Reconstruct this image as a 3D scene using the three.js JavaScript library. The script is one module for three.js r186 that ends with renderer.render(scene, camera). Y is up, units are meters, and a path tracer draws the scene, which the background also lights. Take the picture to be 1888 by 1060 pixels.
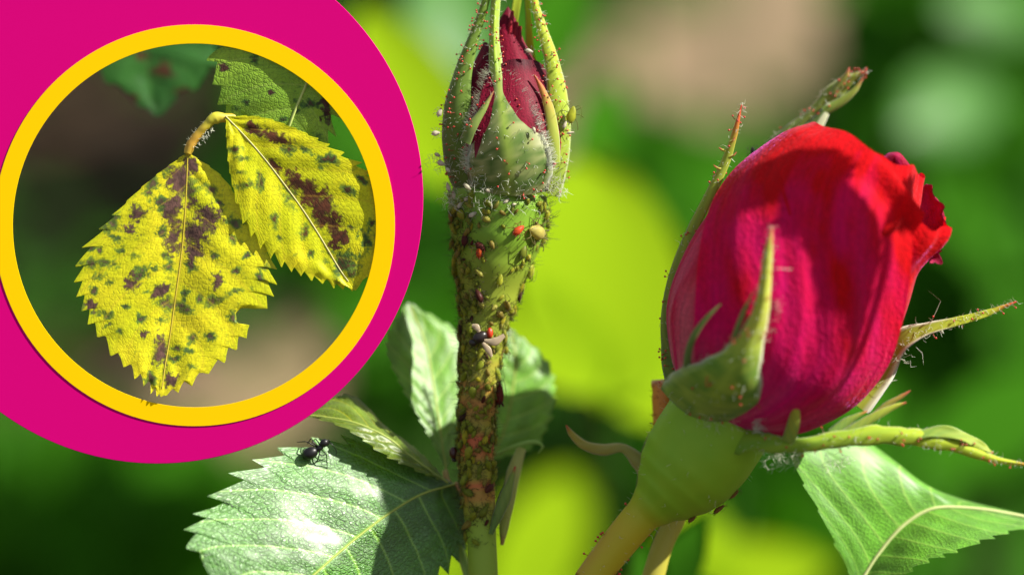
import * as THREE from 'three';
import { mergeGeometries } from 'three/addons/utils/BufferGeometryUtils.js';

// ───────── camera, sky, sun, exposure ─────────
const S = 0.118 / 1888;            // metres per unit on the plane of focus
const D = 0.35;                    // camera to plane of focus
const PITCH = THREE.MathUtils.degToRad(20);
const ORIGIN = new THREE.Vector3(0, 0.55, 0);
const QF = new THREE.Quaternion().setFromAxisAngle(new THREE.Vector3(1, 0, 0), -PITCH);
const toWorld = (v) => v.clone().applyQuaternion(QF).add(ORIGIN);

const scene = new THREE.Scene();
const camera = new THREE.PerspectiveCamera(2 * THREE.MathUtils.radToDeg(Math.atan((1060 * S) / 2 / D)), 1024 / 574, 0.02, 200);
camera.position.copy(toWorld(new THREE.Vector3(0, 0, D)));
camera.quaternion.copy(QF);
camera.focus = D;
camera.userData.fStop = 7.5;
camera.updateMatrixWorld();

const SUN = new THREE.Vector3(0.71, 0.63, 0.25).normalize().applyQuaternion(QF);
{
  const w = 256, h = 128, d = new Float32Array(w * h * 4);
  for (let j = 0; j < h; j++) for (let i = 0; i < w; i++) {
    const el = ((j + 0.5) / h - 0.5) * Math.PI, az = ((i + 0.5) / w - 0.5) * 2 * Math.PI;
    const dir = new THREE.Vector3(Math.cos(el) * Math.cos(az), Math.sin(el), Math.cos(el) * Math.sin(az));
    const up = Math.max(0, dir.y), c = Math.max(0, dir.dot(SUN));
    const halo = 0.35 * Math.pow(c, 10);
    const k = 0.23;
    const o = (j * w + i) * 4;
    d[o] = k * (0.95 - 0.30 * up) + halo; d[o + 1] = k * (1.0 - 0.20 * up) + halo * 0.97; d[o + 2] = k * (1.08 - 0.05 * up) + halo * 0.9; d[o + 3] = 1;
  }
  const sky = new THREE.DataTexture(d, w, h, THREE.RGBAFormat, THREE.FloatType);
  sky.mapping = THREE.EquirectangularReflectionMapping; sky.magFilter = THREE.LinearFilter; sky.needsUpdate = true;
  scene.background = sky; scene.environment = sky;
}
const sun = new THREE.DirectionalLight(new THREE.Color(1, 0.95, 0.86), 5);
sun.position.copy(ORIGIN).addScaledVector(SUN, 3); sun.target.position.copy(ORIGIN);
sun.castShadow = true; sun.shadow.mapSize.set(4096, 4096);
Object.assign(sun.shadow.camera, { left: -1.5, right: 1.5, top: 1.5, bottom: -1.5, near: 0.1, far: 8 });
scene.add(sun, sun.target);

const renderer = new THREE.WebGLRenderer({ antialias: true });
renderer.toneMapping = THREE.LinearToneMapping;
renderer.toneMappingExposure = 1.95;
renderer.shadowMap.enabled = true;

// ───────── helpers ─────────
let seed = 7;
const rnd = () => { seed = (seed * 1664525 + 1013904223) >>> 0; return seed / 4294967296; };
const rr = (a, b) => a + (b - a) * rnd();
const clamp = (x, a = 0, b = 1) => Math.min(b, Math.max(a, x));
const smooth = (a, b, x) => { const t = clamp((x - a) / (b - a)); return t * t * (3 - 2 * t); };
const lerp = (a, b, t) => a + (b - a) * t;
function hash(x, y, z) { let h = Math.imul(x | 0, 374761393) + Math.imul(y | 0, 668265263) + Math.imul(z | 0, 2147483647 ^ 1274126177); h = Math.imul(h ^ (h >>> 13), 1274126177); return ((h ^ (h >>> 16)) >>> 0) / 4294967296; }
function vnoise(x, y, z = 0) {
  const xi = Math.floor(x), yi = Math.floor(y), zi = Math.floor(z), f = (t) => t * t * (3 - 2 * t);
  const u = f(x - xi), v = f(y - yi), w = f(z - zi);
  const L = (k) => lerp(lerp(hash(xi, yi, zi + k), hash(xi + 1, yi, zi + k), u), lerp(hash(xi, yi + 1, zi + k), hash(xi + 1, yi + 1, zi + k), u), v);
  return lerp(L(0), L(1), w) * 2 - 1;
}
function fbm(x, y, z = 0, o = 4) { let s = 0, a = 0.5; for (let i = 0; i < o; i++) { s += a * vnoise(x, y, z); x = x * 2.03 + 7.1; y = y * 2.03 + 3.3; z *= 2.03; a *= 0.5; } return s; }
function voronoi(x, y) {   // F2 - F1
  const xi = Math.floor(x), yi = Math.floor(y); let a = 9, b = 9;
  for (let j = -1; j < 2; j++) for (let i = -1; i < 2; i++) {
    const dx = xi + i + 0.15 + 0.7 * hash(xi + i, yi + j, 5) - x, dy = yi + j + 0.15 + 0.7 * hash(xi + i, yi + j, 9) - y, q = Math.hypot(dx, dy);
    if (q < a) { b = a; a = q; } else if (q < b) b = q;
  }
  return b - a;
}
// a point given where it stands on the plane of focus and how far it is in front of it, in units of S
let SHIFT = 0;   // depth of the stem being built
function V(x, y, z = 0) { z += SHIFT; const k = 1 - z * S / D; return new THREE.Vector3((x - 944) * S * k, (530 - y) * S * k, z * S); }
const srgb = (r, g, b) => new THREE.Color().setRGB(r / 255, g / 255, b / 255, THREE.SRGBColorSpace);

const taken = {};
const numbered = (n) => { const k = (taken[n] = (taken[n] ?? -1) + 1); return k ? `${n}_${String(k).padStart(3, '0')}` : n; };
function shade(o) { o.castShadow = true; o.receiveShadow = true; return o; }
function thing(name, label, category, anchor, group) {     // anchor in the builder's frame
  const o = new THREE.Group(); o.name = numbered(name);
  o.userData = { label, category }; if (group) o.userData.group = group;
  o.position.copy(toWorld(anchor)); o.quaternion.copy(QF); o.userAnchor = anchor; scene.add(o); return o;
}
function part(root, name, geo, mat, parent, extra) {
  geo.translate(-root.userAnchor.x, -root.userAnchor.y, -root.userAnchor.z);
  const m = shade(new THREE.Mesh(geo, mat)); m.name = name; (parent ?? root).add(m);
  if (extra) Object.assign(m.userData, extra); return m;
}
const STUFF = { kind: 'stuff' };

function grid(nu, nv, f, color) {    // f(i, j) -> Vector3, uv from i, j
  const p = [], uv = [], ix = [], col = [];
  for (let j = 0; j <= nv; j++) for (let i = 0; i <= nu; i++) {
    const v = f(i / nu, j / nv); p.push(v.x, v.y, v.z); uv.push(i / nu, j / nv);
    if (color) { const c = color(i / nu, j / nv); col.push(c.r, c.g, c.b); }
  }
  for (let j = 0; j < nv; j++) for (let i = 0; i < nu; i++) { const a = j * (nu + 1) + i, b = a + 1, c = a + nu + 1, d = c + 1; ix.push(a, b, d, a, d, c); }
  const g = new THREE.BufferGeometry();
  g.setAttribute('position', new THREE.Float32BufferAttribute(p, 3)); g.setAttribute('uv', new THREE.Float32BufferAttribute(uv, 2));
  if (color) g.setAttribute('color', new THREE.Float32BufferAttribute(col, 3));
  g.setIndex(ix); g.computeVertexNormals(); return g;
}
const curveOf = (pts) => new THREE.CatmullRomCurve3(pts, false, 'centripetal');
function along(vals) { return (s) => { const x = clamp(s) * (vals.length - 1), i = Math.min(vals.length - 2, Math.floor(x)), t = x - i, q = t * t * (3 - 2 * t) * 0.5 + t * 0.5; return lerp(vals[i], vals[i + 1], q); }; }
// round tapering stalk through [x, y, z, r]
function tube(pts, { sides = 10, seg = 0, color, bump = 0, bf = 1 } = {}) {
  const c = curveOf(pts.map((p) => V(p[0], p[1], p[2]))), rad = along(pts.map((p) => p[3])), n = seg || pts.length * 6;
  const fr = [], up = new THREE.Vector3(0, 0, 1), q = (v) => V(0, 0, 0).clone();
  let nrm = null;
  for (let i = 0; i <= n; i++) {
    const s = i / n, t = c.getTangent(s); if (!nrm) { nrm = up.clone(); if (Math.abs(nrm.dot(t)) > 0.9) nrm.set(0, 1, 0); }
    nrm.addScaledVector(t, -nrm.dot(t)).normalize(); fr.push([c.getPoint(s), nrm.clone(), t.clone().cross(nrm), rad(s) * S]);
  }
  const g = grid(sides, n + 2, (u, v) => {
    const k = Math.round(v * (n + 2)) - 1, i = clamp(k, 0, n), [p, a, b, r0] = fr[i], th = u * Math.PI * 2;
    let r = (k < 0 || k > n) ? 0 : r0; if (bump && r) r *= 1 + bump * vnoise(Math.cos(th) * bf + 9, i * 0.35 * bf, Math.sin(th) * bf);
    return p.clone().addScaledVector(a, Math.cos(th) * r).addScaledVector(b, Math.sin(th) * r);
  }, color && ((u, v) => color(clamp((v * (n + 2) - 1) / n), u)));
  return weldSeam(g, sides, n + 2);
}
function weldSeam(g, nu, nv) {      // makes the normals meet where a closed strip joins
  const N = g.attributes.normal;
  for (let j = 0; j <= nv; j++) { const a = j * (nu + 1), b = a + nu; const x = N.getX(a) + N.getX(b), y = N.getY(a) + N.getY(b), z = N.getZ(a) + N.getZ(b), l = Math.hypot(x, y, z) || 1; N.setXYZ(a, x / l, y / l, z / l); N.setXYZ(b, x / l, y / l, z / l); }
  return g;
}
// strap through [x, y, z, half width]: lens-shaped section, margins bent back by curl
function strap(pts, { face = new THREE.Vector3(0, 0, 1), curl = 0.3, th = 3, seg = 0, color, faceEnd, twist = 0, wave = 0, keel = 0, ragged = 0 } = {}) {
  const c = curveOf(pts.map((p) => V(p[0], p[1], p[2]))), hw = along(pts.map((p) => p[3])), n = seg || pts.length * 8, m = 10;
  const g = grid(2 * m, n, (u, v) => {
    const p = c.getPoint(v), t = c.getTangent(v); let f = face.clone(); if (faceEnd) f.lerp(faceEnd, v);
    if (twist) f.applyAxisAngle(t, twist * v);
    f.addScaledVector(t, -f.dot(t)).normalize(); const b = t.clone().cross(f);
    const top = u < 0.5, x = top ? lerp(-1, 1, u * 2) : lerp(1, -1, u * 2 - 1);
    let w = hw(v); if (ragged) w *= 1 + ragged * vnoise(v * 40, x > 0 ? 3 : 8, 1);
    const off = -curl * w * x * x + (top ? 1 : -1) * Math.min(th, w) * (1 - x * x) + keel * (1 - Math.abs(x)) + wave * w * Math.sin(v * 17 + (x > 0 ? 0 : 2)) * x * x;
    return p.addScaledVector(b, x * w * S).addScaledVector(f, off * S);
  }, color && ((u, v) => color(v, u)));
  return weldSeam(g, 2 * m, n);
}
// many fine hairs: list of [from Vector3, to Vector3, r]
function hairs(list, bend = 0.15) {
  const gs = [];
  for (const [a, b, r] of list) {
    const d = b.clone().sub(a), L = d.length(), side = new THREE.Vector3(rr(-1, 1), rr(-1, 1), rr(-1, 1)).multiplyScalar(L * bend);
    const mid = a.clone().addScaledVector(d, 0.55).add(side), x = new THREE.Vector3(0, 0, 1).cross(d).normalize(); if (!(x.lengthSq() > 0.1)) x.set(1, 0, 0); const y = d.clone().cross(x).normalize();
    const p = [], ring = (c, q) => { for (let k = 0; k < 3; k++) { const t = k * 2.0944; p.push(c.x + (x.x * Math.cos(t) + y.x * Math.sin(t)) * q, c.y + (x.y * Math.cos(t) + y.y * Math.sin(t)) * q, c.z + (x.z * Math.cos(t) + y.z * Math.sin(t)) * q); } };
    ring(a, r * S); ring(mid, r * S * 0.8); ring(b, r * S * 0.3);
    const ix = []; for (let q = 0; q < 2; q++) for (let k = 0; k < 3; k++) { const i = q * 3 + k, j = q * 3 + (k + 1) % 3; ix.push(i, j, j + 3, i, j + 3, i + 3); }
    const g = new THREE.BufferGeometry(); g.setAttribute('position', new THREE.Float32BufferAttribute(p, 3)); g.setIndex(ix); gs.push(g);
  }
  const g = mergeGeometries(gs); g.computeVertexNormals(); return g;
}
function ball(c, rx, ry, rz, q, ws = 10, hs = 8) { const g = new THREE.SphereGeometry(1, ws, hs); g.scale(rx * S, ry * S, rz * S); if (q) g.applyQuaternion(q); g.translate(c.x, c.y, c.z); return g; }

// ───────── textures ─────────
function texture(w, h, f, color = true) {
  const d = new Uint8Array(w * h * 4), c = [0, 0, 0];
  for (let j = 0; j < h; j++) for (let i = 0; i < w; i++) { f((i + 0.5) / w, (j + 0.5) / h, c); const o = (j * w + i) * 4; d[o] = clamp(c[0]) * 255; d[o + 1] = clamp(c[1]) * 255; d[o + 2] = clamp(c[2]) * 255; d[o + 3] = 255; }
  const t = new THREE.DataTexture(d, w, h); t.magFilter = THREE.LinearFilter; t.minFilter = THREE.LinearFilter; t.wrapS = t.wrapT = THREE.RepeatWrapping;
  if (color) t.colorSpace = THREE.SRGBColorSpace; t.needsUpdate = true; return t;
}
// vein pattern shared by geometry and texture: s along the midrib, t across (-1..1)
function veinAt(s, t, nv) { const c = (s - 0.24 * Math.pow(Math.abs(t), 1.15)) * nv + (t > 0 ? 0.5 : 0); return Math.abs(c - Math.round(c)) / nv; }
function leafPrint(w, h, nv, base, vein, opts = {}) {
  return texture(w, h, (s, v, c) => {
    const t = v * 2 - 1, at = Math.abs(t);
    const n = fbm(s * 7 + (opts.seed ?? 0), v * 7, 1), fine = fbm(s * 60, v * 60, 4, 2);
    const lat = Math.exp(-Math.pow(veinAt(s, t, nv) / (0.0035 + 0.003 * (1 - at)), 2)), mid = Math.exp(-Math.pow(at / (0.02 * (1.2 - s * 0.7)), 2));
    const cell = 1 - smooth(0.02, 0.16, voronoi(s * 46 + fbm(s * 20, v * 20) * 0.8, v * 36));
    const cell2 = 1 - smooth(0.03, 0.2, voronoi(s * 90, v * 70));
    const k = clamp(lat * 0.75 + mid + cell * 0.16 + cell2 * 0.05);
    for (let i = 0; i < 3; i++) c[i] = lerp(base[i] * (1 + 0.22 * n + 0.1 * fine), vein[i], k);
  });
}
function leafBump(w, h, nv) {
  return texture(w, h, (s, v, c) => {
    const t = v * 2 - 1, at = Math.abs(t);
    const lat = Math.exp(-Math.pow(veinAt(s, t, nv) / 0.008, 2)), mid = Math.exp(-Math.pow(at / 0.03, 2));
    const cell = smooth(0, 0.35, voronoi(s * 46 + fbm(s * 20, v * 20) * 0.8, v * 36)), cell2 = smooth(0, 0.4, voronoi(s * 90, v * 70));
    const k = 0.55 * cell + 0.25 * cell2 + 0.12 * fbm(s * 150, v * 120, 2, 2); c[0] = c[1] = c[2] = clamp(0.1 + k * (1 - 0.8 * lat) * (1 - mid));
  }, false);
}
const BUMP = leafBump(640, 640, 8);
const PALE_PRINT = leafPrint(512, 512, 8, [0.44, 0.66, 0.22], [0.66, 0.78, 0.42], { seed: 5 });
const GREEN_PRINT = leafPrint(640, 640, 8, [0.27, 0.47, 0.08], [0.55, 0.68, 0.22]);
const physical = (o) => new THREE.MeshPhysicalMaterial({ side: THREE.DoubleSide, ...o });
const leafMaterial = (map, o = {}) => physical({ map, bumpMap: BUMP, bumpScale: 0.00010, roughness: 1, specularIntensity: 0.25, transmission: 0.3, thickness: 0, clearcoat: 0.8, clearcoatRoughness: 0.38, ...o });
const M = {
  leaf: leafMaterial(GREEN_PRINT),
  paleLeaf: leafMaterial(PALE_PRINT, { color: srgb(255, 255, 235), clearcoat: 1, clearcoatRoughness: 0.45 }),
  stem: physical({ vertexColors: true, roughness: 0.55 }),
  sepal: physical({ vertexColors: true, roughness: 1, transmission: 0.3, thickness: 0, clearcoat: 0.25, clearcoatRoughness: 0.5 }),
  hip: physical({ vertexColors: true, roughness: 0.5, specularIntensity: 0.6 }),
  hair: physical({ color: srgb(225, 228, 205), roughness: 1, transmission: 0.4, thickness: 0 }),
  web: physical({ color: srgb(235, 238, 230), roughness: 0.6 }),
  bristle: physical({ color: srgb(150, 60, 35), roughness: 0.6 }),
  gland: physical({ color: srgb(190, 60, 50), roughness: 0.25 }),
  darkHair: physical({ color: srgb(45, 40, 20), roughness: 0.7 }),
};

// ───────── leaf from three margins ─────────
function leafDef({ mid, left, right, teeth = 18, tooth = 9, nv = 8, bulge = 0.1, quilt = 3, wob = 1.2, seedN = 1, bite, toothFrom = 0, n = 180, m = 10 }) {
  const cm = curveOf(mid.map((p) => V(...p))), cl = curveOf(left.map((p) => V(...p))), cr = curveOf(right.map((p) => V(...p)));
  const base = (s, t) => {
    const pm = cm.getPoint(s), ps = (t < 0 ? cl : cr).getPoint(s), e = ps.clone().sub(pm), L = e.length(), at = Math.abs(t);
    const nrm = cr.getPoint(s).sub(cl.getPoint(s)).cross(cm.getTangent(s)); nrm.normalize(); if (nrm.z < 0) nrm.negate();
    const p = pm.clone().addScaledVector(e, at);
    const vd = veinAt(s, t, nv) * nv * 2;   // 0 on a vein .. 1 between
    const env = smooth(0, 0.12, s) * smooth(1, 0.9, s);
    p.addScaledVector(nrm, (bulge * L * at * (1 - at) * 2 + S * (quilt * (Math.pow(vd, 0.7) - 0.5) * smooth(0, 0.2, at) * smooth(1.05, 0.7, at) + wob * 4 * fbm(s * 4 + seedN, t * 3, seedN)) * env));
    // teeth that lean towards the tip
    const ph = s * teeth + (t < 0 ? 0.3 : 0) + 0.25 * vnoise(s * 9, t > 0 ? 4 : 8, seedN), f = ph - Math.floor(ph), saw = f < 0.8 ? Math.pow(f / 0.8, 1.4) : 1 - (f - 0.8) / 0.2;
    const w = Math.pow(at, 7) * (toothFrom ? lerp(0.15, 1, smooth(toothFrom, toothFrom + 0.25, s)) : smooth(0, 0.1, s)) * smooth(1, 0.96, s), amp = tooth * S * (0.7 + 0.6 * hash(Math.floor(ph), t > 0 ? 1 : 2, seedN));
    if (L > 1e-6) p.addScaledVector(e, (w * (saw - 0.45) * amp) / L).addScaledVector((t < 0 ? cl : cr).getTangent(s), w * saw * amp * 0.7);
    if (bite && L > 1e-6 && (t > 0) === (bite.side > 0)) { const q = (s - bite.s) / bite.w; const depth = Math.abs(q) < 1 ? bite.d * Math.sqrt(1 - q * q) * (1 + 0.25 * vnoise(s * 120, 1)) : 0; p.addScaledVector(e, -depth * Math.pow(at, 5)); }
    return p;
  };
  const find = (x, y) => {   // (s, t) of the leaf point that stands at x, y
    let best = [0.5, 0, 1e9];
    const look = (s0, s1, t0, t1, k) => { for (let i = 0; i <= k; i++) for (let j = 0; j <= k; j++) { const s = lerp(s0, s1, i / k), t = lerp(t0, t1, j / k), p = base(s, t), f = 1 / (1 - p.z / D), dx = p.x * f / S + 944 - x, dy = 530 - p.y * f / S - y, d = dx * dx + dy * dy; if (d < best[2]) best = [s, t, d]; } };
    look(0, 1, -1, 1, 22); const [s, t] = best; look(clamp(s - 0.05), clamp(s + 0.05), clamp(t - 0.1, -1, 1), clamp(t + 0.1, -1, 1), 10);
    return best;
  };
  const geometry = () => grid(n, 2 * m, (u, v) => base(u, v * 2 - 1));
  return { base, find, geometry, cm, cl, cr };
}
function midribTube(def, r0, r1, lift = 1, s1 = 0.97) {
  const pts = []; for (let i = 0; i <= 16; i++) { const s = i / 16 * s1, p = def.base(s, 0); pts.push([0, 0, 0, lerp(r0, r1, i / 16), p]); }
  const c = curveOf(pts.map((p) => p[4].clone().add(new THREE.Vector3(0, 0, lift * S)))), n = 40;
  return new THREE.TubeGeometry(c, n, S * (r0 + r1) / 2, 6, false);
}

// ───────── ground ─────────
const yGround = -0.55;
{
  const soilT = texture(512, 512, (u, v, c) => { const n = fbm(u * 16, v * 16, 2, 5), f = fbm(u * 90, v * 90, 1, 2); const k = 1 + 0.5 * n + 0.35 * f; c[0] = 0.21 * k; c[1] = 0.13 * k; c[2] = 0.035 * k; });
  soilT.repeat.set(60, 60);
  const g = new THREE.PlaneGeometry(80, 80, 1, 1); g.rotateX(-Math.PI / 2);
  const ground = shade(new THREE.Mesh(g, physical({ map: soilT, roughness: 1 }))); ground.name = 'ground'; ground.userData = { kind: 'structure', label: 'dark bare garden soil under the rose bushes', category: 'ground' }; scene.add(ground);
}

// ───────── flat inset graphic built as a solid disc, and the spotted leaves seen through it ─────────
const circle = (cx, cy, r, z = 0, n = 160) => { const pts = []; for (let i = 0; i < n; i++) { const a = i / n * Math.PI * 2, p = V(cx + r * Math.cos(a), cy - r * Math.sin(a), z); pts.push(new THREE.Vector2(p.x, p.y)); } return pts; };
function plate(outer, hole, z0, depth, bevel) {
  const sh = new THREE.Shape(outer); sh.holes.push(new THREE.Path(hole));
  const g = new THREE.ExtrudeGeometry(sh, { depth: (depth - 2 * bevel) * S, bevelEnabled: true, bevelThickness: bevel * S, bevelSize: bevel * S, bevelOffset: -bevel * S, bevelSegments: 2, curveSegments: 4 });
  g.translate(0, 0, (z0 + bevel) * S); return g;
}
{
  const root = thing('inset_disc', 'round magenta inset graphic with yellow ring, made solid as a windowed disc', 'sign', V(289, 364, 0));
  const grain = texture(256, 256, (u, v, c) => { const k = 0.5 + 0.5 * fbm(u * 40, v * 40, 3, 3); c[0] = c[1] = c[2] = k; }, false);
  const paint = (col) => physical({ color: col, roughness: 0.85, specularIntensity: 0.1, bumpMap: grain, bumpScale: 0.000006 });
  const plateMat = paint(new THREE.Color().setRGB(0.62, 0.0003, 0.178)), ringMat = paint(new THREE.Color().setRGB(0.92, 0.59, 0.0005));
  part(root, 'panel', plate(circle(289, 364, 491), circle(357, 415.5, 340), -6, 6, 1), plateMat);
  part(root, 'ring', plate(circle(357, 415.5, 370.5, 4), circle(357, 415.5, 335.5, 4), 0.1, 1.4, 0.4), ringMat);
  part(root, 'stake', tube([[-110, 250, -34, 24], [-115, 2000, -500, 24], [-120, 9600, -3100, 24]], { sides: 12 }), physical({ color: srgb(70, 72, 70), roughness: 0.5, metalness: 0.6 }));
  part(root, 'bracket', tube([[-110, 320, -34, 8], [-110, 320, -5, 8]], { sides: 8 }), physical({ color: srgb(70, 72, 70), roughness: 0.5, metalness: 0.6 }));
}
function blotchPrint(def, W, H, nv, blots, opt = {}) {
  const a = 72, b = 56, gx = new Float32Array((a + 1) * (b + 1)), gy = new Float32Array((a + 1) * (b + 1));
  for (let j = 0; j <= b; j++) for (let i = 0; i <= a; i++) { const p = def.base(i / a, j / b * 2 - 1), f = 1 / (1 - p.z / D); gx[j * (a + 1) + i] = p.x * f / S + 944; gy[j * (a + 1) + i] = 530 - p.y * f / S; }
  const at = (g, s, v) => { const x = s * a, y = v * b, i = Math.min(a - 1, x | 0), j = Math.min(b - 1, y | 0), u = x - i, w = y - j, o = j * (a + 1) + i; return lerp(lerp(g[o], g[o + 1], u), lerp(g[o + a + 1], g[o + a + 2], u), w); };
  const Y = opt.base ?? [0.94, 0.89, 0.12], Gn = opt.green ?? [0.30, 0.40, 0.16], Br = opt.brown ?? [0.35, 0.25, 0.22], Y2 = opt.base2 ?? [0.78, 0.80, 0.06], Vn = opt.vein ?? [0.80, 0.72, 0.16];
  return texture(W, H, (s, v, c) => {
    const x = at(gx, s, v), y = at(gy, s, v), t = v * 2 - 1, au = Math.abs(t);
    const wx = x + 5 * fbm(x / 14, y / 14, 21, 2), wy = y + 5 * fbm(x / 14, y / 14, 31, 2), n1 = fbm((wx * 0.8 + wy * 0.6) / 15, (wy * 0.8 - wx * 0.6) / 15, 1, 5), n2 = fbm((wx * 0.6 - wy * 0.8) / 6.5, (wy * 0.6 + wx * 0.8) / 6.5, 5, 4), rid = 1 - Math.abs(fbm(x / 9, y / 9, 8, 3)) * 3.2;
    const lat = Math.exp(-Math.pow(veinAt(s, t, nv) / 0.005, 2)), mid = Math.exp(-Math.pow(au / 0.018, 2));
    let g = 0, br = 0;
    for (let [bx, by, rx, ry, rot = 0, kind = 0] of blots) { if (!kind) { const z = 0.55 + 0.9 * hash(bx, by, 3); rx *= z; ry *= z; }
      const ex = x - bx, ey = y - by; if (Math.abs(ex) > 2.2 * (rx + ry) || Math.abs(ey) > 2.2 * (rx + ry)) continue;
      const cs = Math.cos(rot), sn = Math.sin(rot), d = Math.hypot((ex * cs + ey * sn) / rx, (-ex * sn + ey * cs) / ry);
      const an = Math.atan2(ey, ex), arms = Math.cos(an * 3 + bx + 5 * n1) * 0.16 + Math.cos(an * 7 + by + 6 * n2) * 0.14;
      const am = kind > 0 && rx + ry > 36 ? 0.5 : 1, k = d - am * (1.1 * n1 + 0.85 * n2) - 0.3 * Math.max(0, rid) - arms * smooth(0.2, 0.8, d);
      g = Math.max(g, smooth(1.25, 0.15, k) * (0.75 + 0.4 * hash(bx, by, 1))); br = Math.max(br, smooth(kind > 0 ? 0.95 : 0.3, kind > 0 ? 0.25 : -0.3, k) * (kind > 0 ? 1 : 0.75));
    }
    const freck = smooth(0.36, 0.56, fbm(x / 8, y / 8, 11, 3) + 0.25 * fbm(x / 40, y / 40, 2, 2)) * 0.25;
    const edge = smooth(0.9, 1.0, au) * 0.45 + smooth(0.96, 1, s) * 0.3;
    const yg = clamp(0.45 + 0.9 * fbm(x / 60, y / 60, 7, 3) + edge + (opt.greenish ?? 0));
    const cell = 1 - smooth(0.02, 0.18, voronoi(x / 9 + n2 * 0.4, y / 9));
    g = Math.max(g, freck);
    for (let i = 0; i < 3; i++) {
      let q = lerp(Y[i], Y2[i], yg) * (1 + 0.08 * n2 - 0.10 * cell);
      q = lerp(q, Gn[i] * (1 + 0.5 * n2), g * 0.93); q = lerp(q, Br[i] * (1 + 0.45 * n2), br);
      c[i] = lerp(q, Vn[i], clamp(lat * 0.4 + mid * 0.75));
    }
  });
}
{
  const zA = (x, y) => -17 - 0.06 * (x - 345) + 0.05 * (y - 280);
  const A = (x, y, dz = 0) => [x, y, zA(x, y) + dz];
  const defA = leafDef({
    mid: [A(345, 280), A(343, 340, -3), A(339, 410, -6), A(332, 480, -7), A(322, 550, -7), A(312, 620, -6), A(303, 676, -3), A(296, 732)],
    left: [A(345, 280), A(278, 330, 2), A(205, 400, 2), A(148, 480, -5), A(152, 560, -10), A(200, 640, -8), A(255, 695, -3), A(296, 732)],
    right: [A(345, 280), A(408, 325, 0), A(455, 395, 6), A(500, 475, 6), A(492, 555, 2), A(445, 625, 0), A(375, 690, 0), A(296, 732)],
    teeth: 20, tooth: 18, toothFrom: 0.2, nv: 7, bulge: 0.07, quilt: 3.6, wob: 1.6, seedN: 3, bite: { side: 1, s: 0.62, w: 0.035, d: 0.30 },
  });
  const blotsA = [[330, 330, 22, 40, 0.1, 1], [318, 390, 20, 40, 0.1, 1], [318, 440, 18, 36, 0.1, 1], [358, 305, 14, 12, 0.6, 1], [352, 345, 16, 14, 0, 0], [357, 375, 14, 12, 0, 1], [385, 400, 26, 26, 0.5, 1], [360, 430, 24, 30, 0, 1], [357, 462, 20, 22, 0, 1], [352, 492, 16, 12, 0, 0], [270, 355, 20, 12, 0.4], [282, 335, 12, 10], [250, 395, 16, 14, 0, 1], [205, 408, 18, 13], [236, 425, 18, 12, 0.3, 1], [215, 440, 12, 8], [297, 372, 12, 14], [300, 430, 14, 12], [312, 492, 16, 12], [166, 458, 13, 9], [183, 462, 9, 10], [224, 462, 15, 9], [166, 487, 20, 10], [198, 484, 14, 7], [245, 470, 9, 6], [200, 520, 14, 8], [240, 525, 15, 14, 0, 1], [262, 505, 20, 8, -0.5], [297, 535, 24, 13, -0.3, 1], [270, 538, 12, 6], [305, 556, 12, 14], [172, 565, 16, 9, 0.6, 1], [188, 578, 18, 7, 0.4], [150, 575, 10, 16], [172, 536, 8, 9], [200, 598, 16, 5, -0.5], [258, 588, 16, 12], [262, 614, 13, 9, 0, 1], [218, 610, 8, 6], [296, 592, 14, 10], [300, 580, 8, 10], [294, 650, 16, 32, 0.15, 1], [276, 700, 9, 14], [325, 643, 16, 10], [345, 648, 16, 9, 0.3], [356, 620, 8, 14, 0.5], [322, 662, 14, 10], [352, 676, 10, 8], [316, 700, 14, 11, 0, 1], [398, 521, 11, 15, 0, 1], [368, 553, 14, 14], [390, 556, 16, 9, -0.3], [340, 540, 12, 18], [345, 570, 14, 8], [432, 538, 16, 9, -0.3], [436, 500, 10, 7], [476, 512, 8, 14, 0.4], [488, 493, 12, 9], [430, 585, 9, 12], [428, 440, 22, 10, 0.4], [392, 350, 12, 9], [405, 372, 14, 8, 0.5], [445, 360, 8, 8], [435, 410, 12, 10], [300, 310, 12, 10], [456, 470, 10, 8], [300, 470, 10, 8], [180, 510, 8, 6], [230, 565, 7, 6], [385, 620, 8, 6], [395, 470, 9, 7]];
  const B = (x, y, dz = 0) => [x, y, -5 - 0.01 * (x - 600) + dz];
  const rightB = (x, y) => [x, y, -10];
  const defB = leafDef({
    mid: [B(415, 214), B(450, 250, -3), B(485, 290, -4), B(520, 335, -4), B(560, 390, -5), B(595, 445, -6), B(628, 500, -5), B(655, 536, -5)],
    left: [B(415, 214), B(417, 262, 3), B(424, 325, 4), B(446, 400, 4), B(494, 465, 2), B(546, 500, 0), B(604, 522, -3), B(655, 536, -5)],
    right: [B(415, 214), B(478, 215, 0), [540, 235, -5], [600, 265, -7], [668, 310, -9], rightB(720, 372), rightB(716, 455), B(655, 536, -5)],
    teeth: 20, tooth: 14, toothFrom: 0.3, nv: 7, bulge: 0.05, quilt: 3, wob: 1.2, seedN: 9,
  });
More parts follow.
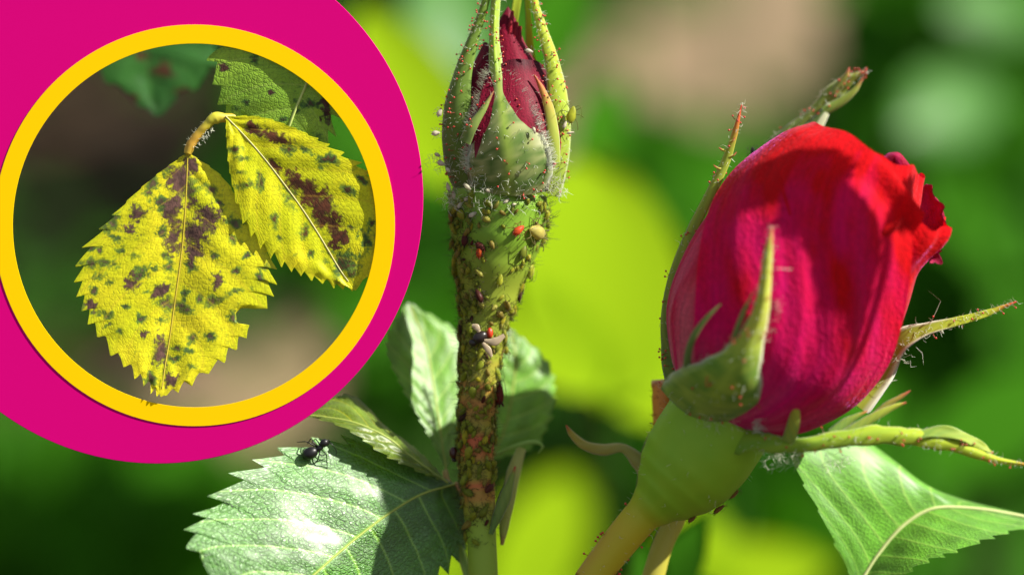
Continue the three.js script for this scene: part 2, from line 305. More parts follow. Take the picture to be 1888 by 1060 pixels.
  const r = 0.95, blotsB = [[470, 240, 26, 12, 0.5, 1], [510, 255, 34, 11, 0.35, 1], [500, 300, 18, 10, 0.9, 1], [560, 275, 30, 10, 0.5], [600, 295, 16, 12], [545, 335, 22, 18, r, 1], [572, 358, 28, 26, r, 1], [592, 385, 30, 24, r, 1], [612, 412, 26, 20, r, 1], [622, 440, 18, 16, 0, 1], [535, 360, 16, 10, r], [635, 487, 28, 26], [648, 505, 16, 16], [430, 276, 14, 6], [450, 292, 16, 6], [440, 318, 16, 6], [478, 322, 10, 14], [455, 342, 14, 6], [480, 338, 8, 14], [505, 404, 8, 12], [562, 430, 8, 14], [575, 468, 9, 12], [600, 478, 12, 10], [675, 440, 10, 12], [648, 420, 10, 8], [685, 410, 8, 12], [530, 275, 12, 10], [640, 350, 14, 6, 0.6], [515, 440, 8, 6], [545, 470, 7, 8], [667, 330, 12, 6, 0.6]];
  const matA = leafMaterial(blotchPrint(defA, 860, 860, 7, blotsA), { transmission: 0.15, clearcoat: 0.5, clearcoatRoughness: 0.4, bumpScale: 0.00003 }), matB = leafMaterial(blotchPrint(defB, 700, 700, 7, blotsB, { greenish: 0.2, brown: [0.32, 0.18, 0.11] }), { transmission: 0.15, clearcoat: 0.35, clearcoatRoughness: 0.45, bumpScale: 0.00003 });
  const rib = physical({ color: srgb(176, 158, 40), roughness: 0.6 }), ribB = physical({ color: srgb(190, 185, 120), roughness: 0.6 });
  const root = thing('spotted_rose_leaf', 'yellow rose leaf with black spot blotches hanging in the inset window', 'leaf', V(420, 214, -12));
  const la = part(root, 'leaflet', defA.geometry(), matA, null, { label: 'yellow leaflet with scattered dark spots and a bitten edge' }); part(root, 'midrib', midribTube(defA, 1.9, 0.9, -0.2, 0.96), rib, la);
  const lb = part(root, 'leaflet', defB.geometry(), matB, null, { label: 'yellow green leaflet with one large brown blotch' }); part(root, 'midrib', midribTube(defB, 1.8, 0.9, 0.1, 0.93), ribB, lb);
  const yc = (s) => srgb(200, 175 - 20 * Math.sin(s * 9), 50);
  part(root, 'petiole', tube([[344, 284, -15, 7], [352, 265, -14, 9], [366, 245, -12, 8], [383, 228, -10, 8], [397, 217, -10, 11], [418, 217, -14, 8], [470, 210, -60, 8], [600, 120, -260, 8]], { sides: 12, color: yc, bump: 0.12 }), M.stem);
  { const hs = []; for (let i = 0; i < 90; i++) { const k = rnd(), x = lerp(350, 395, k) + rr(-4, 4), y = lerp(268, 220, k) + rr(-4, 4), a = rr(0, 6.28); const p = V(x + Math.cos(a) * 8, y + Math.sin(a) * 8, -8); hs.push([p, p.clone().add(new THREE.Vector3(Math.cos(a), -Math.sin(a), rr(-0.5, 0.5)).multiplyScalar(rr(4, 9) * S)), 0.5]); } part(root, 'fuzz', hairs(hs), M.hair, null, STUFF); }

  const defC = leafDef({
    mid: [[596, 60, -12], [583, 110, -12], [563, 158, -13], [545, 200, -14], [530, 240, -17], [512, 285, -24], [505, 330, -30]],
    left: [[596, 60, -12], [480, 60, -10], [398, 90, -9], [400, 160, -10], [418, 215, -20], [455, 275, -28], [505, 330, -30]],
    right: [[596, 60, -12], [640, 110, -14], [640, 160, -16], [622, 210, -19], [604, 255, -23], [560, 310, -28], [505, 330, -30]],
    teeth: 10, tooth: 20, nv: 6, bulge: 0.06, quilt: 3, seedN: 5,
  });
  const blotsC = [[415, 125, 12, 6, 0, 1], [470, 112, 8, 9], [450, 187, 6, 6], [500, 170, 5, 4, 0, 1], [436, 200, 10, 8], [542, 182, 6, 6], [575, 190, 12, 6], [600, 205, 8, 22, 0, 1], [585, 250, 10, 8], [545, 205, 5, 5], [520, 220, 8, 5]];
  const root2 = thing('green_rose_leaf', 'fresh green toothed leaf behind the yellow spotted leaf', 'leaf', V(596, 60, -14));
  const lc = part(root2, 'blade', defC.geometry(), leafMaterial(blotchPrint(defC, 420, 420, 6, blotsC, { base: [0.62, 0.78, 0.22], base2: [0.52, 0.70, 0.18], vein: [0.70, 0.80, 0.40], green: [0.18, 0.32, 0.1], brown: [0.28, 0.17, 0.12] }), { transmission: 0.45 }));
  part(root2, 'midrib', midribTube(defC, 3, 2, 1), physical({ color: srgb(190, 205, 110), roughness: 0.6 }), lc);
  part(root2, 'petiole', tube([[596, 62, -14, 5], [612, 0, -30, 6], [650, -120, -120, 7]], { sides: 8, color: () => srgb(120, 150, 50) }), M.stem);

  const defD = leafDef({ mid: [[250, -30, -480], [262, 60, -490], [270, 130, -500], [285, 215, -500]], left: [[250, -30, -480], [190, 20, -480], [175, 120, -480], [285, 215, -500]], right: [[250, -30, -480], [360, 0, -520], [400, 110, -520], [285, 215, -500]], teeth: 7, tooth: 26, nv: 6, seedN: 12, n: 90, m: 8 });
  const root3 = thing('shaded_rose_leaf', 'blurred dark green leaf with brown spots high in the inset window', 'leaf', V(250, -30, -480));
  part(root3, 'blade', defD.geometry(), leafMaterial(blotchPrint(defD, 256, 256, 6, [[240, 185, 16, 12, 0, 1], [300, 130, 26, 16, 0, 1], [330, 170, 16, 10, 0, 1], [260, 100, 12, 10, 0, 1]], { base: [0.22, 0.46, 0.16], base2: [0.16, 0.40, 0.13], brown: [0.30, 0.18, 0.10], vein: [0.3, 0.5, 0.2] })));
  part(root3, 'petiole', tube([[250, -30, -480, 6], [235, -160, -480, 7], [180, -420, -520, 9]], { sides: 8, color: () => srgb(70, 110, 40) }), M.stem);
}

// ───────── rose buds ─────────
const PB = texture(512, 512, (u, v, c) => { const k = 0.5 + 0.45 * fbm(u * 60, v * 20, 1, 3) + 0.5 * fbm(u * 110, v * 120, 2, 2); c[0] = c[1] = c[2] = k; }, false);
const PETAL_PRINT = texture(640, 512, (u, v, c) => { const st = 1 - Math.abs(fbm(u * 48 + 0.6 * fbm(u * 9, v * 6, 3, 2), v * 2.2, 1, 3)) * 2, sp = fbm(u * 120, v * 110, 4, 2), k = 0.96 - 0.07 * clamp(st) ** 3 + 0.10 * sp; c[0] = k; c[1] = k; c[2] = k; });
const petalMat = (o = {}) => physical({ map: PETAL_PRINT, vertexColors: true, roughness: 1, transmission: 0.34, thickness: 0, specularIntensity: 0.2, sheen: 0.7, sheenColor: new THREE.Color(0.8, 0.12, 0.75), sheenRoughness: 0.35, clearcoat: 0.06, clearcoatRoughness: 0.45, bumpMap: PB, bumpScale: 0.00012, ...o });
M.petal = petalMat(); M.budPetal = petalMat({ sheenColor: new THREE.Color(0.5, 0.12, 0.3), clearcoat: 0.15 });
function petal(fr, { R, th0, th1, top, off = 0, bend = () => 0, nu = 72, nv = 60, color, h0 = 0 }) {
  const g = grid(nu, nv, (u, v) => {
    const H = top(u), h = lerp(h0, H, v), th = lerp(th0(h), th1(h), u), r = (R(h) + off + bend(u, v, h, th)) * S;
    return fr.o.clone().addScaledVector(fr.a, h * S).addScaledVector(fr.b, Math.sin(th) * r).addScaledVector(fr.c, Math.cos(th) * r);
  }, color);
  return g;
}
const table = (rows) => (x) => { if (x <= rows[0][0]) return rows[0][1]; for (let i = 1; i < rows.length; i++) if (x <= rows[i][0]) { const [a, p] = rows[i - 1], [b, q] = rows[i], t = (x - a) / (b - a); const m0 = i > 1 ? (q - rows[i - 2][1]) / (b - rows[i - 2][0]) * (b - a) : q - p, m1 = i < rows.length - 1 ? (rows[i + 1][1] - p) / (rows[i + 1][0] - a) * (b - a) : q - p; const t2 = t * t, t3 = t2 * t; return (2 * t3 - 3 * t2 + 1) * p + (t3 - 2 * t2 + t) * m0 + (-2 * t3 + 3 * t2) * q + (t3 - t2) * m1; } return rows[rows.length - 1][1]; };
const deg = Math.PI / 180;
// hairs and glands spread over a strap-like surface geometry
function sprout(geo, count, len, r, { out = 0.9, jitter = 0.6, pick, up = 0 } = {}) {
  const P = geo.attributes.position, N = geo.attributes.normal, list = []; let guard = 0;
  while (list.length < count && guard++ < count * 60) {
    const i = Math.floor(rnd() * P.count), p = new THREE.Vector3().fromBufferAttribute(P, i), n = new THREE.Vector3().fromBufferAttribute(N, i);
    if (pick && !pick(p, n)) continue;
    const d = n.multiplyScalar(out).add(new THREE.Vector3(rr(-1, 1), rr(-1, 1) + up, rr(-1, 1)).multiplyScalar(jitter)).normalize(), L = rr(len[0], len[1]) * S;
    p.add(new THREE.Vector3(rr(-1, 1), rr(-1, 1), 0).multiplyScalar(1.5 * S));
    list.push([p, p.clone().addScaledVector(d, L), r]);
  }
  return list;
}
const glandsOf = (list, r) => mergeGeometries(list.map(([, b]) => ball(b, r, r, r, null, 6, 5)));
const greenSepal = (tipFrom, a = [108, 142, 28], b = [176, 196, 24], tip = [190, 60, 30]) => (s, u) => { const n = 0.12 * Math.sin(s * 40 + u * 20); const c = srgb(...a).lerp(srgb(...b), clamp(s * 1.1 + n)); return c.lerp(srgb(...tip), smooth(tipFrom, 1, s) * (tipFrom < 1 ? 1 : 0)); };

// closed bud crowded with aphids, on its stem
SHIFT = -90;
const stem1 = [[924, 350, 0, 88], [920, 376, 0, 95], [916, 430, 0, 88], [910, 480, 0, 74], [902, 540, 0, 56], [892, 600, 0, 44], [884, 680, 0, 36], [880, 760, 0, 34], [879, 850, 0, 32], [883, 920, 0, 31], [888, 1000, 0, 28], [893, 1110, 0, 28]];
const rose1 = thing('closed_rose', 'upright rose stem with a tight dark red bud above an aphid crust', 'rose', V(893, 1110, 0));
const stem1Curve = curveOf(stem1.map((p) => V(p[0], p[1], p[2]))), stem1R = along(stem1.map((p) => p[3]));
{
  const col = (s) => { const y = lerp(350, 1110, s), n = vnoise(s * 60, 1) * 0.1; return srgb(118, 158, 44).lerp(srgb(150, 150, 50), smooth(480, 640, y) * 0.6).lerp(srgb(186, 112, 58), smooth(700, 850, y) * smooth(1080, 940, y) * (0.7 + 6 * n)).lerp(srgb(140, 170, 55), smooth(960, 1030, y)); };
  const g = tube(stem1, { sides: 40, seg: 120, color: col });
  part(rose1, 'stem', g, M.hip);
  part(rose1, 'stem', tube([[893, 1108, 0, 29], [905, 1700, -160, 33], [930, 3000, -620, 38], [1100, 14000, -3300, 50]], { sides: 14, seg: 30, color: () => srgb(110, 140, 50) }), M.stem);
  // petals
  const fr = { o: V(930, 345, 0), a: new THREE.Vector3(0.02, 1, 0).normalize(), b: new THREE.Vector3(1, -0.02, 0), c: new THREE.Vector3(0, 0, 1) };
  const R = table([[0, 80], [45, 108], [95, 113], [145, 101], [195, 80], [235, 58], [285, 32], [322, 14], [341, 2]]);
  const pc = (dark) => (u, v) => { const st = fbm(u * 26, v * 5, 3, 3); const c = srgb(122, 6, 38).lerp(srgb(150, 14, 52), clamp(0.5 + st)); c.lerp(srgb(215, 130, 140), smooth(0.45, 0.1, v) * clamp(0.6 + st)); return c.lerp(srgb(70, 2, 24), dark * smooth(0.86, 0.98, v)); };
  part(rose1, 'petal', petal(fr, { R, th0: () => -Math.PI, th1: () => Math.PI, top: () => 341, color: pc(0), bend: (u, v, h, th) => -3 + 3 * Math.sin(th * 2 + h * 0.03) * smooth(341, 300, h) }), M.budPetal);
  const sheet = (t0, t1, top, off, roll, sd) => part(rose1, 'petal', petal(fr, { R, th0: (h) => t0 * deg, th1: (h) => t1 * deg, top, off, color: pc(0.8), bend: (u, v, h) => roll * Math.pow(Math.abs(2 * u - 1), 8) + roll * Math.pow(v, 14) + 1.5 * fbm(u * 5 + sd, v * 3, sd) }), M.budPetal);
  sheet(-28, 105, (u) => 250 - 14 * Math.sin(u * 3) - 50 * Math.pow(Math.abs(2 * u - 1), 3), 4, 3, 1);
  sheet(-150, -22, (u) => 270 - 60 * Math.pow(Math.abs(2 * u - 1.2), 2.5), 2, 3, 2);
  sheet(95, 215, (u) => 255 - 40 * Math.pow(Math.abs(2 * u - 1), 3), 3, 2, 3);
  for (const [x, y, r] of [[948, 40, 9], [955, 48, 7], [941, 20, 6]]) part(rose1, 'petal', strap([[x - 6, y + 70, 30, r], [x, y + 30, 28, r], [x + 4, y, 18, r * 0.5]], { curl: 0.8, th: 2, color: () => srgb(190, 10, 45) }), M.budPetal);
  // sepals
  const sep = (pts, o, bristles = 30, fuzz = 120, face) => {
    const g = strap(pts, { th: 2.2, seg: 48, ...o }), src = g.clone(), m = part(rose1, 'sepal', g, M.sepal);
    const L = sprout(src, bristles, [5, 10], 0.7, { pick: (p, n) => n.z > -0.3 }); if (L.length) { part(rose1, 'bristle', hairs(L), M.bristle, m, STUFF); part(rose1, 'gland', glandsOf(L, 1.9), M.gland, m, STUFF); }
    if (fuzz) part(rose1, 'fuzz', hairs(sprout(src, fuzz, [4, 13], 0.4, { out: 0.7, jitter: 0.8 }), 0.3), M.hair, m, STUFF); return [m, src];
  };
  const fr0 = (x, z) => new THREE.Vector3(x, 0.1, z).normalize();
  const [front, fsrc] = sep([[936, 358, 92, 74], [938, 325, 108, 82], [937, 290, 117, 80], [932, 250, 118, 69], [926, 205, 104, 50], [920, 160, 84, 28], [914, 120, 70, 13], [911, 60, 50, 9], [914, 0, 42, 9], [918, -60, 38, 8]], { curl: 0.36, th: 2.5, keel: 5, color: (s, u) => { const x = u < 0.5 ? Math.abs(u * 4 - 1) : Math.abs((u - 0.5) * 4 - 1); const n = fbm(s * 30, u * 40, 2, 3); return srgb(84, 116, 30).lerp(srgb(158, 166, 96), clamp(0.3 + 2.2 * n + x * 0.2)).lerp(srgb(228, 226, 196), smooth(0.72, 1.0, x + 0.15 * n) * smooth(0.95, 0.5, s) * smooth(0.15, 0.3, s) * 0.9).lerp(srgb(165, 195, 60), smooth(0.25, 0.02, x) * 0.7 + smooth(0.5, 0.8, s)); } }, 46, 500);
  part(rose1, 'fuzz', hairs((() => { const L = []; const wy = table([[120, 12], [160, 24], [205, 46], [250, 64], [290, 74], [330, 76]]), cy = table([[120, 914], [160, 920], [205, 926], [250, 932], [290, 937]]), zy = table([[120, 66], [160, 75], [205, 87], [250, 95], [290, 90]]); for (let i = 0; i < 900; i++) { const k = rnd(), sd = rnd() < 0.4 ? -1 : 1, y = lerp(315, 135, k), x = cy(y) + sd * (wy(y) - rr(0, 6)), z = zy(y) + 4; const a = V(x, y, z); L.push([a, V(x + sd * rr(5, 22), y - rr(-2, 18), z + rr(-6, 6)), 0.4]); } return L; })(), 0.2), M.hair, front, STUFF);
  sep([[866, 350, 62, 52], [846, 305, 74, 50], [836, 255, 78, 44], [834, 195, 72, 33], [850, 122, 58, 21], [872, 60, 45, 13], [890, 10, 40, 10], [904, -60, 36, 9]], { face: fr0(-0.62, 0.78), curl: 0.45, color: greenSepal(2, [84, 112, 26], [120, 156, 30]) }, 80, 420);
  sep([[1000, 352, 52, 46], [1022, 305, 56, 34], [1034, 245, 54, 27], [1032, 180, 52, 22], [1020, 110, 48, 15], [1001, 50, 42, 11], [987, 0, 38, 8], [982, -60, 36, 7]], { face: fr0(0.45, 0.9), curl: 0.4, color: greenSepal(2, [140, 168, 34], [190, 208, 40]) }, 80, 420);
  sep([[1024, 300, 84, 11], [1021, 250, 88, 12], [1013, 200, 84, 10], [1000, 165, 80, 6], [985, 138, 78, 1.5]], { face: fr0(0.3, 0.95), curl: 0.2, color: greenSepal(0.3, [150, 170, 50], [185, 180, 60], [190, 90, 40]) }, 6, 30);
  sep([[856, 262, 112, 12], [868, 235, 116, 11], [888, 205, 108, 7], [910, 168, 92, 1.5]], { face: fr0(-0.3, 0.95), curl: 0.2, color: greenSepal(0.75, [105, 130, 50], [130, 150, 50], [150, 90, 50]) }, 4, 24);
  sep([[890, 345, -80, 55], [888, 280, -105, 58], [900, 200, -92, 40], [925, 120, -60, 16], [948, 30, -30, 8], [960, -50, -20, 7]], { face: fr0(-0.2, -1), curl: 0.4, color: greenSepal(2) }, 0, 0);
  sep([[985, 345, -70, 50], [1005, 280, -85, 48], [995, 190, -75, 30], [980, 100, -50, 9], [975, 20, -36, 6], [972, -50, -30, 6]], { face: fr0(0.5, -0.9), curl: 0.4, color: greenSepal(2) }, 0, 0);
  // cast skins and cobweb round the neck of the bud are built below; stem hairs here
  part(rose1, 'bristle', hairs((() => { const L = []; for (let i = 0; i < 480; i++) { const s = rr(0.02, 0.92), th = rr(-1.9, 1.9), p = stem1Curve.getPoint(s), r = stem1R(s) * S, n = new THREE.Vector3(Math.sin(th), 0, Math.cos(th)); p.addScaledVector(n, r); L.push([p, p.clone().addScaledVector(n, rr(8, 26) * S).add(new THREE.Vector3(0, rr(-8, 8) * S, 0)), 0.45]); } return L; })(), 0.1), M.darkHair, null, STUFF);

  { // fibres and legs caught round the neck of the bud
    const L = [], K = [];
    for (const [cx, cy, cz, r, n] of [[850, 372, 62, 36, 130], [1010, 345, 70, 34, 130], [930, 358, 104, 60, 90], [815, 300, 60, 26, 60], [870, 320, 96, 30, 30]]) for (let i = 0; i < n; i++) { const p = V(cx + rr(-r, r), cy + rr(-r, r) * 0.5, cz + rr(-12, 12)); L.push([p, p.clone().add(new THREE.Vector3(rr(-1, 1), rr(-1, 1), rr(-0.4, 0.6)).multiplyScalar(rr(6, 20) * S)), 0.4]); }
    for (let i = 0; i < 46; i++) { const y = rr(290, 440), p = V(rr(1000, 1030) - (y > 370 ? (y - 370) * 0.35 : 0), y, rr(10, 60)); K.push([p, p.clone().add(new THREE.Vector3(rr(0.5, 1), rr(-0.3, 0.7), rr(-0.3, 0.3)).multiplyScalar(rr(14, 36) * S)), 0.6]); }
    part(rose1, 'fuzz', hairs(L, 0.4), M.hair, null, STUFF); part(rose1, 'bristle', hairs(K, 0.15), M.darkHair, null, STUFF);
  }
  // leaflets of this stem
  const addLeaf = (def, mat, ribMat, label, r0 = 3, r1 = 1.4) => { const m = part(rose1, 'leaflet', def.geometry(), mat, null, { label }); part(rose1, 'midrib', midribTube(def, r0, r1, -0.5), ribMat, m); return m; };
  const ribM = physical({ color: srgb(150, 165, 70), roughness: 0.6 });
  const zl = (x, y, d = 0) => -30 - 0.42 * (x - 840) + 0.37 * (y - 893) + d;
  const q = (x, y, d = 0) => [x, y, zl(x, y, d)];
  globalThis.antLeaf = leafDef({
    mid: [q(838, 893), q(780, 910), q(720, 945), q(660, 990), q(600, 1040), q(545, 1090), q(490, 1150)],
    left: [q(838, 893), q(735, 835, -14), q(620, 812, -18), q(480, 850, -12), q(395, 925, -6), q(352, 1000), q(490, 1150)],
    right: [q(838, 893), q(868, 955, -34), q(855, 1005, -50), q(810, 1060, -60), q(740, 1120, -62), q(620, 1170, -44), q(490, 1150)],
    teeth: 15, tooth: 26, nv: 8, bulge: 0.05, quilt: 2.6, wob: 3, seedN: 21,
  });
  addLeaf(antLeaf, leafMaterial(GREEN_PRINT, { color: srgb(235, 255, 215), transmission: 0, roughness: 0.42, specularIntensity: 1, ior: 1.65, clearcoat: 0.75, clearcoatRoughness: 0.38, bumpScale: 0.00026 }), ribM, 'large glossy toothed leaflet that an ant walks on');
  addLeaf(leafDef({
    mid: [[822, 868, -70], [812, 800, -95], [800, 720, -125], [785, 640, -155], [752, 556, -180]],
    left: [[822, 868, -70], [788, 800, -80], [742, 715, -95], [712, 630, -118], [752, 556, -180]],
    right: [[822, 868, -70], [850, 800, -120], [865, 720, -155], [850, 620, -190], [752, 556, -180]], teeth: 14, tooth: 7, quilt: 1.8, seedN: 31,
  }), M.paleLeaf, ribM, 'pale glossy leaflet rising behind the stem');
  addLeaf(leafDef({
    mid: [[905, 850, -150], [930, 790, -165], [945, 720, -175], [950, 660, -185], [940, 605, -200]],
    left: [[905, 850, -150], [880, 790, -130], [880, 720, -140], [895, 650, -160], [940, 605, -200]],
    right: [[905, 850, -150], [985, 822, -185], [1022, 750, -205], [1012, 670, -220], [940, 605, -200]], teeth: 13, tooth: 9, seedN: 33,
  }), M.paleLeaf, ribM, 'round toothed leaflet behind the stem');
  addLeaf(leafDef({     // seen nearly edge on, yellowing
    mid: [[826, 890, -10], [770, 850, 8], [710, 805, 20], [650, 778, 24], [560, 765, 10]],
    left: [[826, 890, -10], [778, 838, -30], [712, 785, -40], [640, 728, -40], [560, 765, 10]],
    right: [[826, 890, -10], [764, 868, 24], [700, 832, 44], [640, 792, 46], [560, 765, 10]], teeth: 11, tooth: 5, seedN: 37,
  }), leafMaterial(PALE_PRINT, { color: srgb(255, 215, 80), transmission: 0.4 }), ribM, 'narrow yellowing leaflet seen edge on');
  part(rose1, 'petiole', tube([[838, 893, -40, 6], [850, 900, -36, 7], [872, 915, -22, 9]], { sides: 8, color: () => srgb(190, 140, 90) }), M.stem);
  part(rose1, 'petiole', tube([[820, 868, -72, 5], [826, 890, -60, 6], [850, 905, -40, 7], [872, 925, -20, 8]], { sides: 8, color: () => srgb(170, 150, 80) }), M.stem);
  part(rose1, 'stipule', strap([[962, 826, -60, 9], [948, 870, -45, 13], [938, 920, -35, 13], [930, 970, -28, 9], [926, 1005, -20, 3]], { curl: 0.5, th: 2, wave: 0.2, color: greenSepal(0.8, [190, 196, 110], [176, 186, 80], [180, 140, 80]) }), M.sepal);
  part(rose1, 'stipule', strap([[905, 985, 30, 4], [918, 950, 28, 10], [932, 915, 20, 12], [944, 880, 6, 6], [950, 860, 0, 2]], { curl: 0.4, th: 2, color: greenSepal(0.8, [95, 130, 50], [140, 160, 60]) }), M.sepal);
  part(rose1, 'stipule', strap([[915, 838, -60, 3], [950, 822, -50, 5], [985, 814, -50, 5], [1000, 822, -55, 3], [992, 836, -60, 1]], { face: new THREE.Vector3(0, 0.7, 0.7), curl: 0.3, th: 3, color: () => srgb(150, 190, 84) }), M.sepal);
  part(rose1, 'side_shoot', tube([[838, 960, -90, 8], [850, 1020, -70, 9], [868, 1080, -40, 9]], { sides: 10, color: () => srgb(130, 160, 60) }), M.stem);
}

// opening bud on its leaning stalk
SHIFT = 0;
const rose2 = thing('opening_rose', 'opening crimson pink rosebud leaning on a smooth green hip', 'rose', V(1085, 1075, 0));
{
  const a = new THREE.Vector3(0.47, 0.883, 0.06).normalize(), b = new THREE.Vector3(0.883, -0.47, 0).normalize(), c = b.clone().cross(a).negate(); if (c.z < 0) c.negate();
  const fr = { o: V(1335, 772, 10), a, b, c };
  const R = table([[0, 80], [30, 122], [60, 150], [134, 196], [220, 212], [310, 208], [400, 190], [460, 168], [520, 138], [560, 108], [592, 78]]);
  const pink = (base, tone = 0, reach = 0.30) => (u, v) => { const st = fbm(u * 20, v * 4, 3 + tone, 3), bl = fbm(u * 9, v * 7, 8 + tone, 3); const q = srgb(226, 2, 18).lerp(srgb(240, 14, 132), clamp(0.85 - 1.05 * v + 0.22 * st + 0.55 * bl)); q.lerp(srgb(232, 120, 140), smooth(reach, 0.02, v) * clamp((0.55 + 1.3 * st) * base)); return q; };  // the red-to-pink fade puts sunlight into the colour; the pale base is pigment
  const edge = table([[0, -30], [60, -35], [156, -43], [260, -58], [380, -82], [480, -100], [600, -110]]), edgeR = table([[0, 40], [60, 66], [170, 74], [300, 60], [450, 44], [600, 40]]);
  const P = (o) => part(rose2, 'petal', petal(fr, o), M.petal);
  // core and inner petals
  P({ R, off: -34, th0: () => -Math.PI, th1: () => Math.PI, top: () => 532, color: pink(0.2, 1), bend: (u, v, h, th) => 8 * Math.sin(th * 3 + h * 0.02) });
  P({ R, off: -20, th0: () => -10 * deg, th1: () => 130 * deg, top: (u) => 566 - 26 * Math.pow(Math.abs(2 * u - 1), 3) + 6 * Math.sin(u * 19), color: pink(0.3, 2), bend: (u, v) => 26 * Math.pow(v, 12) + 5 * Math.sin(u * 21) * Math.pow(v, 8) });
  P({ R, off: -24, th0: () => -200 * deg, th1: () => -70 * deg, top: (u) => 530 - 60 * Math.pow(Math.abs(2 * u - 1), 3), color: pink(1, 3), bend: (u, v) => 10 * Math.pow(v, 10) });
  // outer petal on the sunny side: hollow where the front petal leaves it, its top bent outward and ruffled
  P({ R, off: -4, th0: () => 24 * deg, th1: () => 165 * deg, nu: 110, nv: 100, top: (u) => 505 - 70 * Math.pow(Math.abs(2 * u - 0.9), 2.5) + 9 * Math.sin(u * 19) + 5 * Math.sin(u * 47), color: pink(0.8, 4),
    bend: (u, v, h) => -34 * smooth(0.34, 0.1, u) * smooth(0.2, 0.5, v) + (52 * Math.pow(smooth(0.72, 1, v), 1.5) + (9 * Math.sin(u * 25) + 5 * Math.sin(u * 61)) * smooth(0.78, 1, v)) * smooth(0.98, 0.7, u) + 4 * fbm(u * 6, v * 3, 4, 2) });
  // outer petal on the shaded side, pale towards its base
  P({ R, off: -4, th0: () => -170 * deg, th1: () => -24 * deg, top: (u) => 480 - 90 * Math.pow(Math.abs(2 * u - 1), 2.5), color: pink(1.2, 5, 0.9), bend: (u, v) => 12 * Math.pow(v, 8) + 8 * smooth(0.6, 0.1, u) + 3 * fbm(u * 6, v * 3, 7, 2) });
  // big front petal
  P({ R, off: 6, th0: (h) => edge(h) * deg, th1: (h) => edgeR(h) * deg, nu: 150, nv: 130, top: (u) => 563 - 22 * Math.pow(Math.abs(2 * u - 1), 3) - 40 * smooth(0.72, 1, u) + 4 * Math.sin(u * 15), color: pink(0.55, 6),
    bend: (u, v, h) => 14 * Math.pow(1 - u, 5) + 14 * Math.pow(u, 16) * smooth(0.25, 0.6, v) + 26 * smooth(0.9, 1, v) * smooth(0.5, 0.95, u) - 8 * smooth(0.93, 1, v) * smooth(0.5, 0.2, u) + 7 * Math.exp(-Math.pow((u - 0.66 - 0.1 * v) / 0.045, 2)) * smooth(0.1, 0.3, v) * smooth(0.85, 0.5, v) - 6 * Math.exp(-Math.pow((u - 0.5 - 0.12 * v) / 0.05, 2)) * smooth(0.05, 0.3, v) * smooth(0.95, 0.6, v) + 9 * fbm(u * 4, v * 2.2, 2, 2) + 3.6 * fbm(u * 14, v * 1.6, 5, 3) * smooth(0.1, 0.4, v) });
  // ruffled and folded petal rims beside the tip
  const rim = (pts, o) => part(rose2, 'petal', strap(pts, { th: 1.6, seg: 60, ...o }), M.petal);
  const rc = (s, u) => srgb(185, 8, 40).lerp(srgb(205, 30, 95), clamp(0.5 + fbm(s * 14, u * 10, 2, 3)));
  rim([[1630, 300, 60, 12], [1652, 286, 64, 16], [1672, 300, 58, 16], [1682, 322, 50, 12], [1694, 345, 46, 7]], { face: new THREE.Vector3(0.3, 0.5, 0.8), curl: 0.9, wave: 0.35, color: rc });
  rim([[1690, 352, 44, 10], [1706, 360, 46, 20], [1716, 400, 50, 26], [1718, 440, 52, 22], [1722, 470, 52, 14], [1738, 487, 50, 3]], { face: new THREE.Vector3(-0.25, 0.1, 1), curl: -0.55, wave: 0.25, ragged: 0.3, color: rc });
  rim([[1702, 346, 40, 3], [1712, 362, 42, 9], [1730, 372, 40, 13], [1741, 400, 38, 9], [1736, 450, 40, 6], [1728, 475, 44, 3]], { face: new THREE.Vector3(0.5, 0.5, 0.7), curl: 0.8, ragged: 0.3, wave: 0.3, color: rc });
  rim([[1664, 428, 92, 5], [1668, 465, 84, 20], [1668, 510, 78, 24], [1660, 560, 74, 18], [1645, 605, 76, 6]], { face: new THREE.Vector3(0.75, 0.1, 0.65), curl: -0.3, color: rc });
  // hip and stalk
  const hip = [[1085, 1075, 0, 30], [1115, 1035, 0, 31], [1155, 985, 2, 33], [1185, 950, 4, 34], [1206, 930, 6, 46], [1226, 910, 7, 66], [1248, 886, 8, 84], [1272, 858, 10, 95], [1296, 826, 12, 99], [1316, 796, 14, 99], [1332, 772, 14, 98], [1346, 752, 14, 76]];
  const g = tube(hip, { sides: 48, seg: 90, color: (s, u) => srgb(186, 172, 36).lerp(srgb(122, 170, 30).lerp(srgb(142, 182, 40), clamp(0.4 + 0.6 * fbm(s * 12, Math.cos(u * 6.283) * 3, Math.sin(u * 6.283) * 3, 4))), smooth(0.18, 0.42, s)).lerp(srgb(196, 128, 74), smooth(0.5, 0.0, Math.abs(u - 0.75) * 2) * smooth(0.3, 0.05, s) * 0.5) });
  const hipSrc = g.clone(), hipMesh = part(rose2, 'hip', g, M.hip); part(rose2, 'fuzz', hairs(sprout(hipSrc, 120, [5, 14], 0.35, {}), 0.3), M.hair, hipMesh, STUFF);
  part(rose2, 'stem', tube([[1087, 1072, 0, 29.5], [1010, 1200, -40, 32], [980, 1500, -160, 34], [1000, 3000, -640, 38], [1250, 14000, -3300, 50]], { sides: 14, seg: 40, color: () => srgb(150, 160, 60) }), M.stem);
  { const L = []; for (let i = 0; i < 16; i++) { const k = rnd(), x = lerp(1090, 1185, k), y = lerp(1065, 945, k), sd = rnd() < 0.5 ? -1 : 1, p = V(x + sd * 24, y + sd * 18, rr(-12, 22)); L.push([p, p.clone().add(new THREE.Vector3(sd * rr(0.6, 1), -sd * rr(0.3, 1), rr(-0.3, 0.8)).normalize().multiplyScalar(rr(4, 9) * S)), 0.9]); } part(rose2, 'bristle', hairs(L), M.bristle, null, STUFF); part(rose2, 'gland', glandsOf(L, 2.4), M.gland, null, STUFF); }
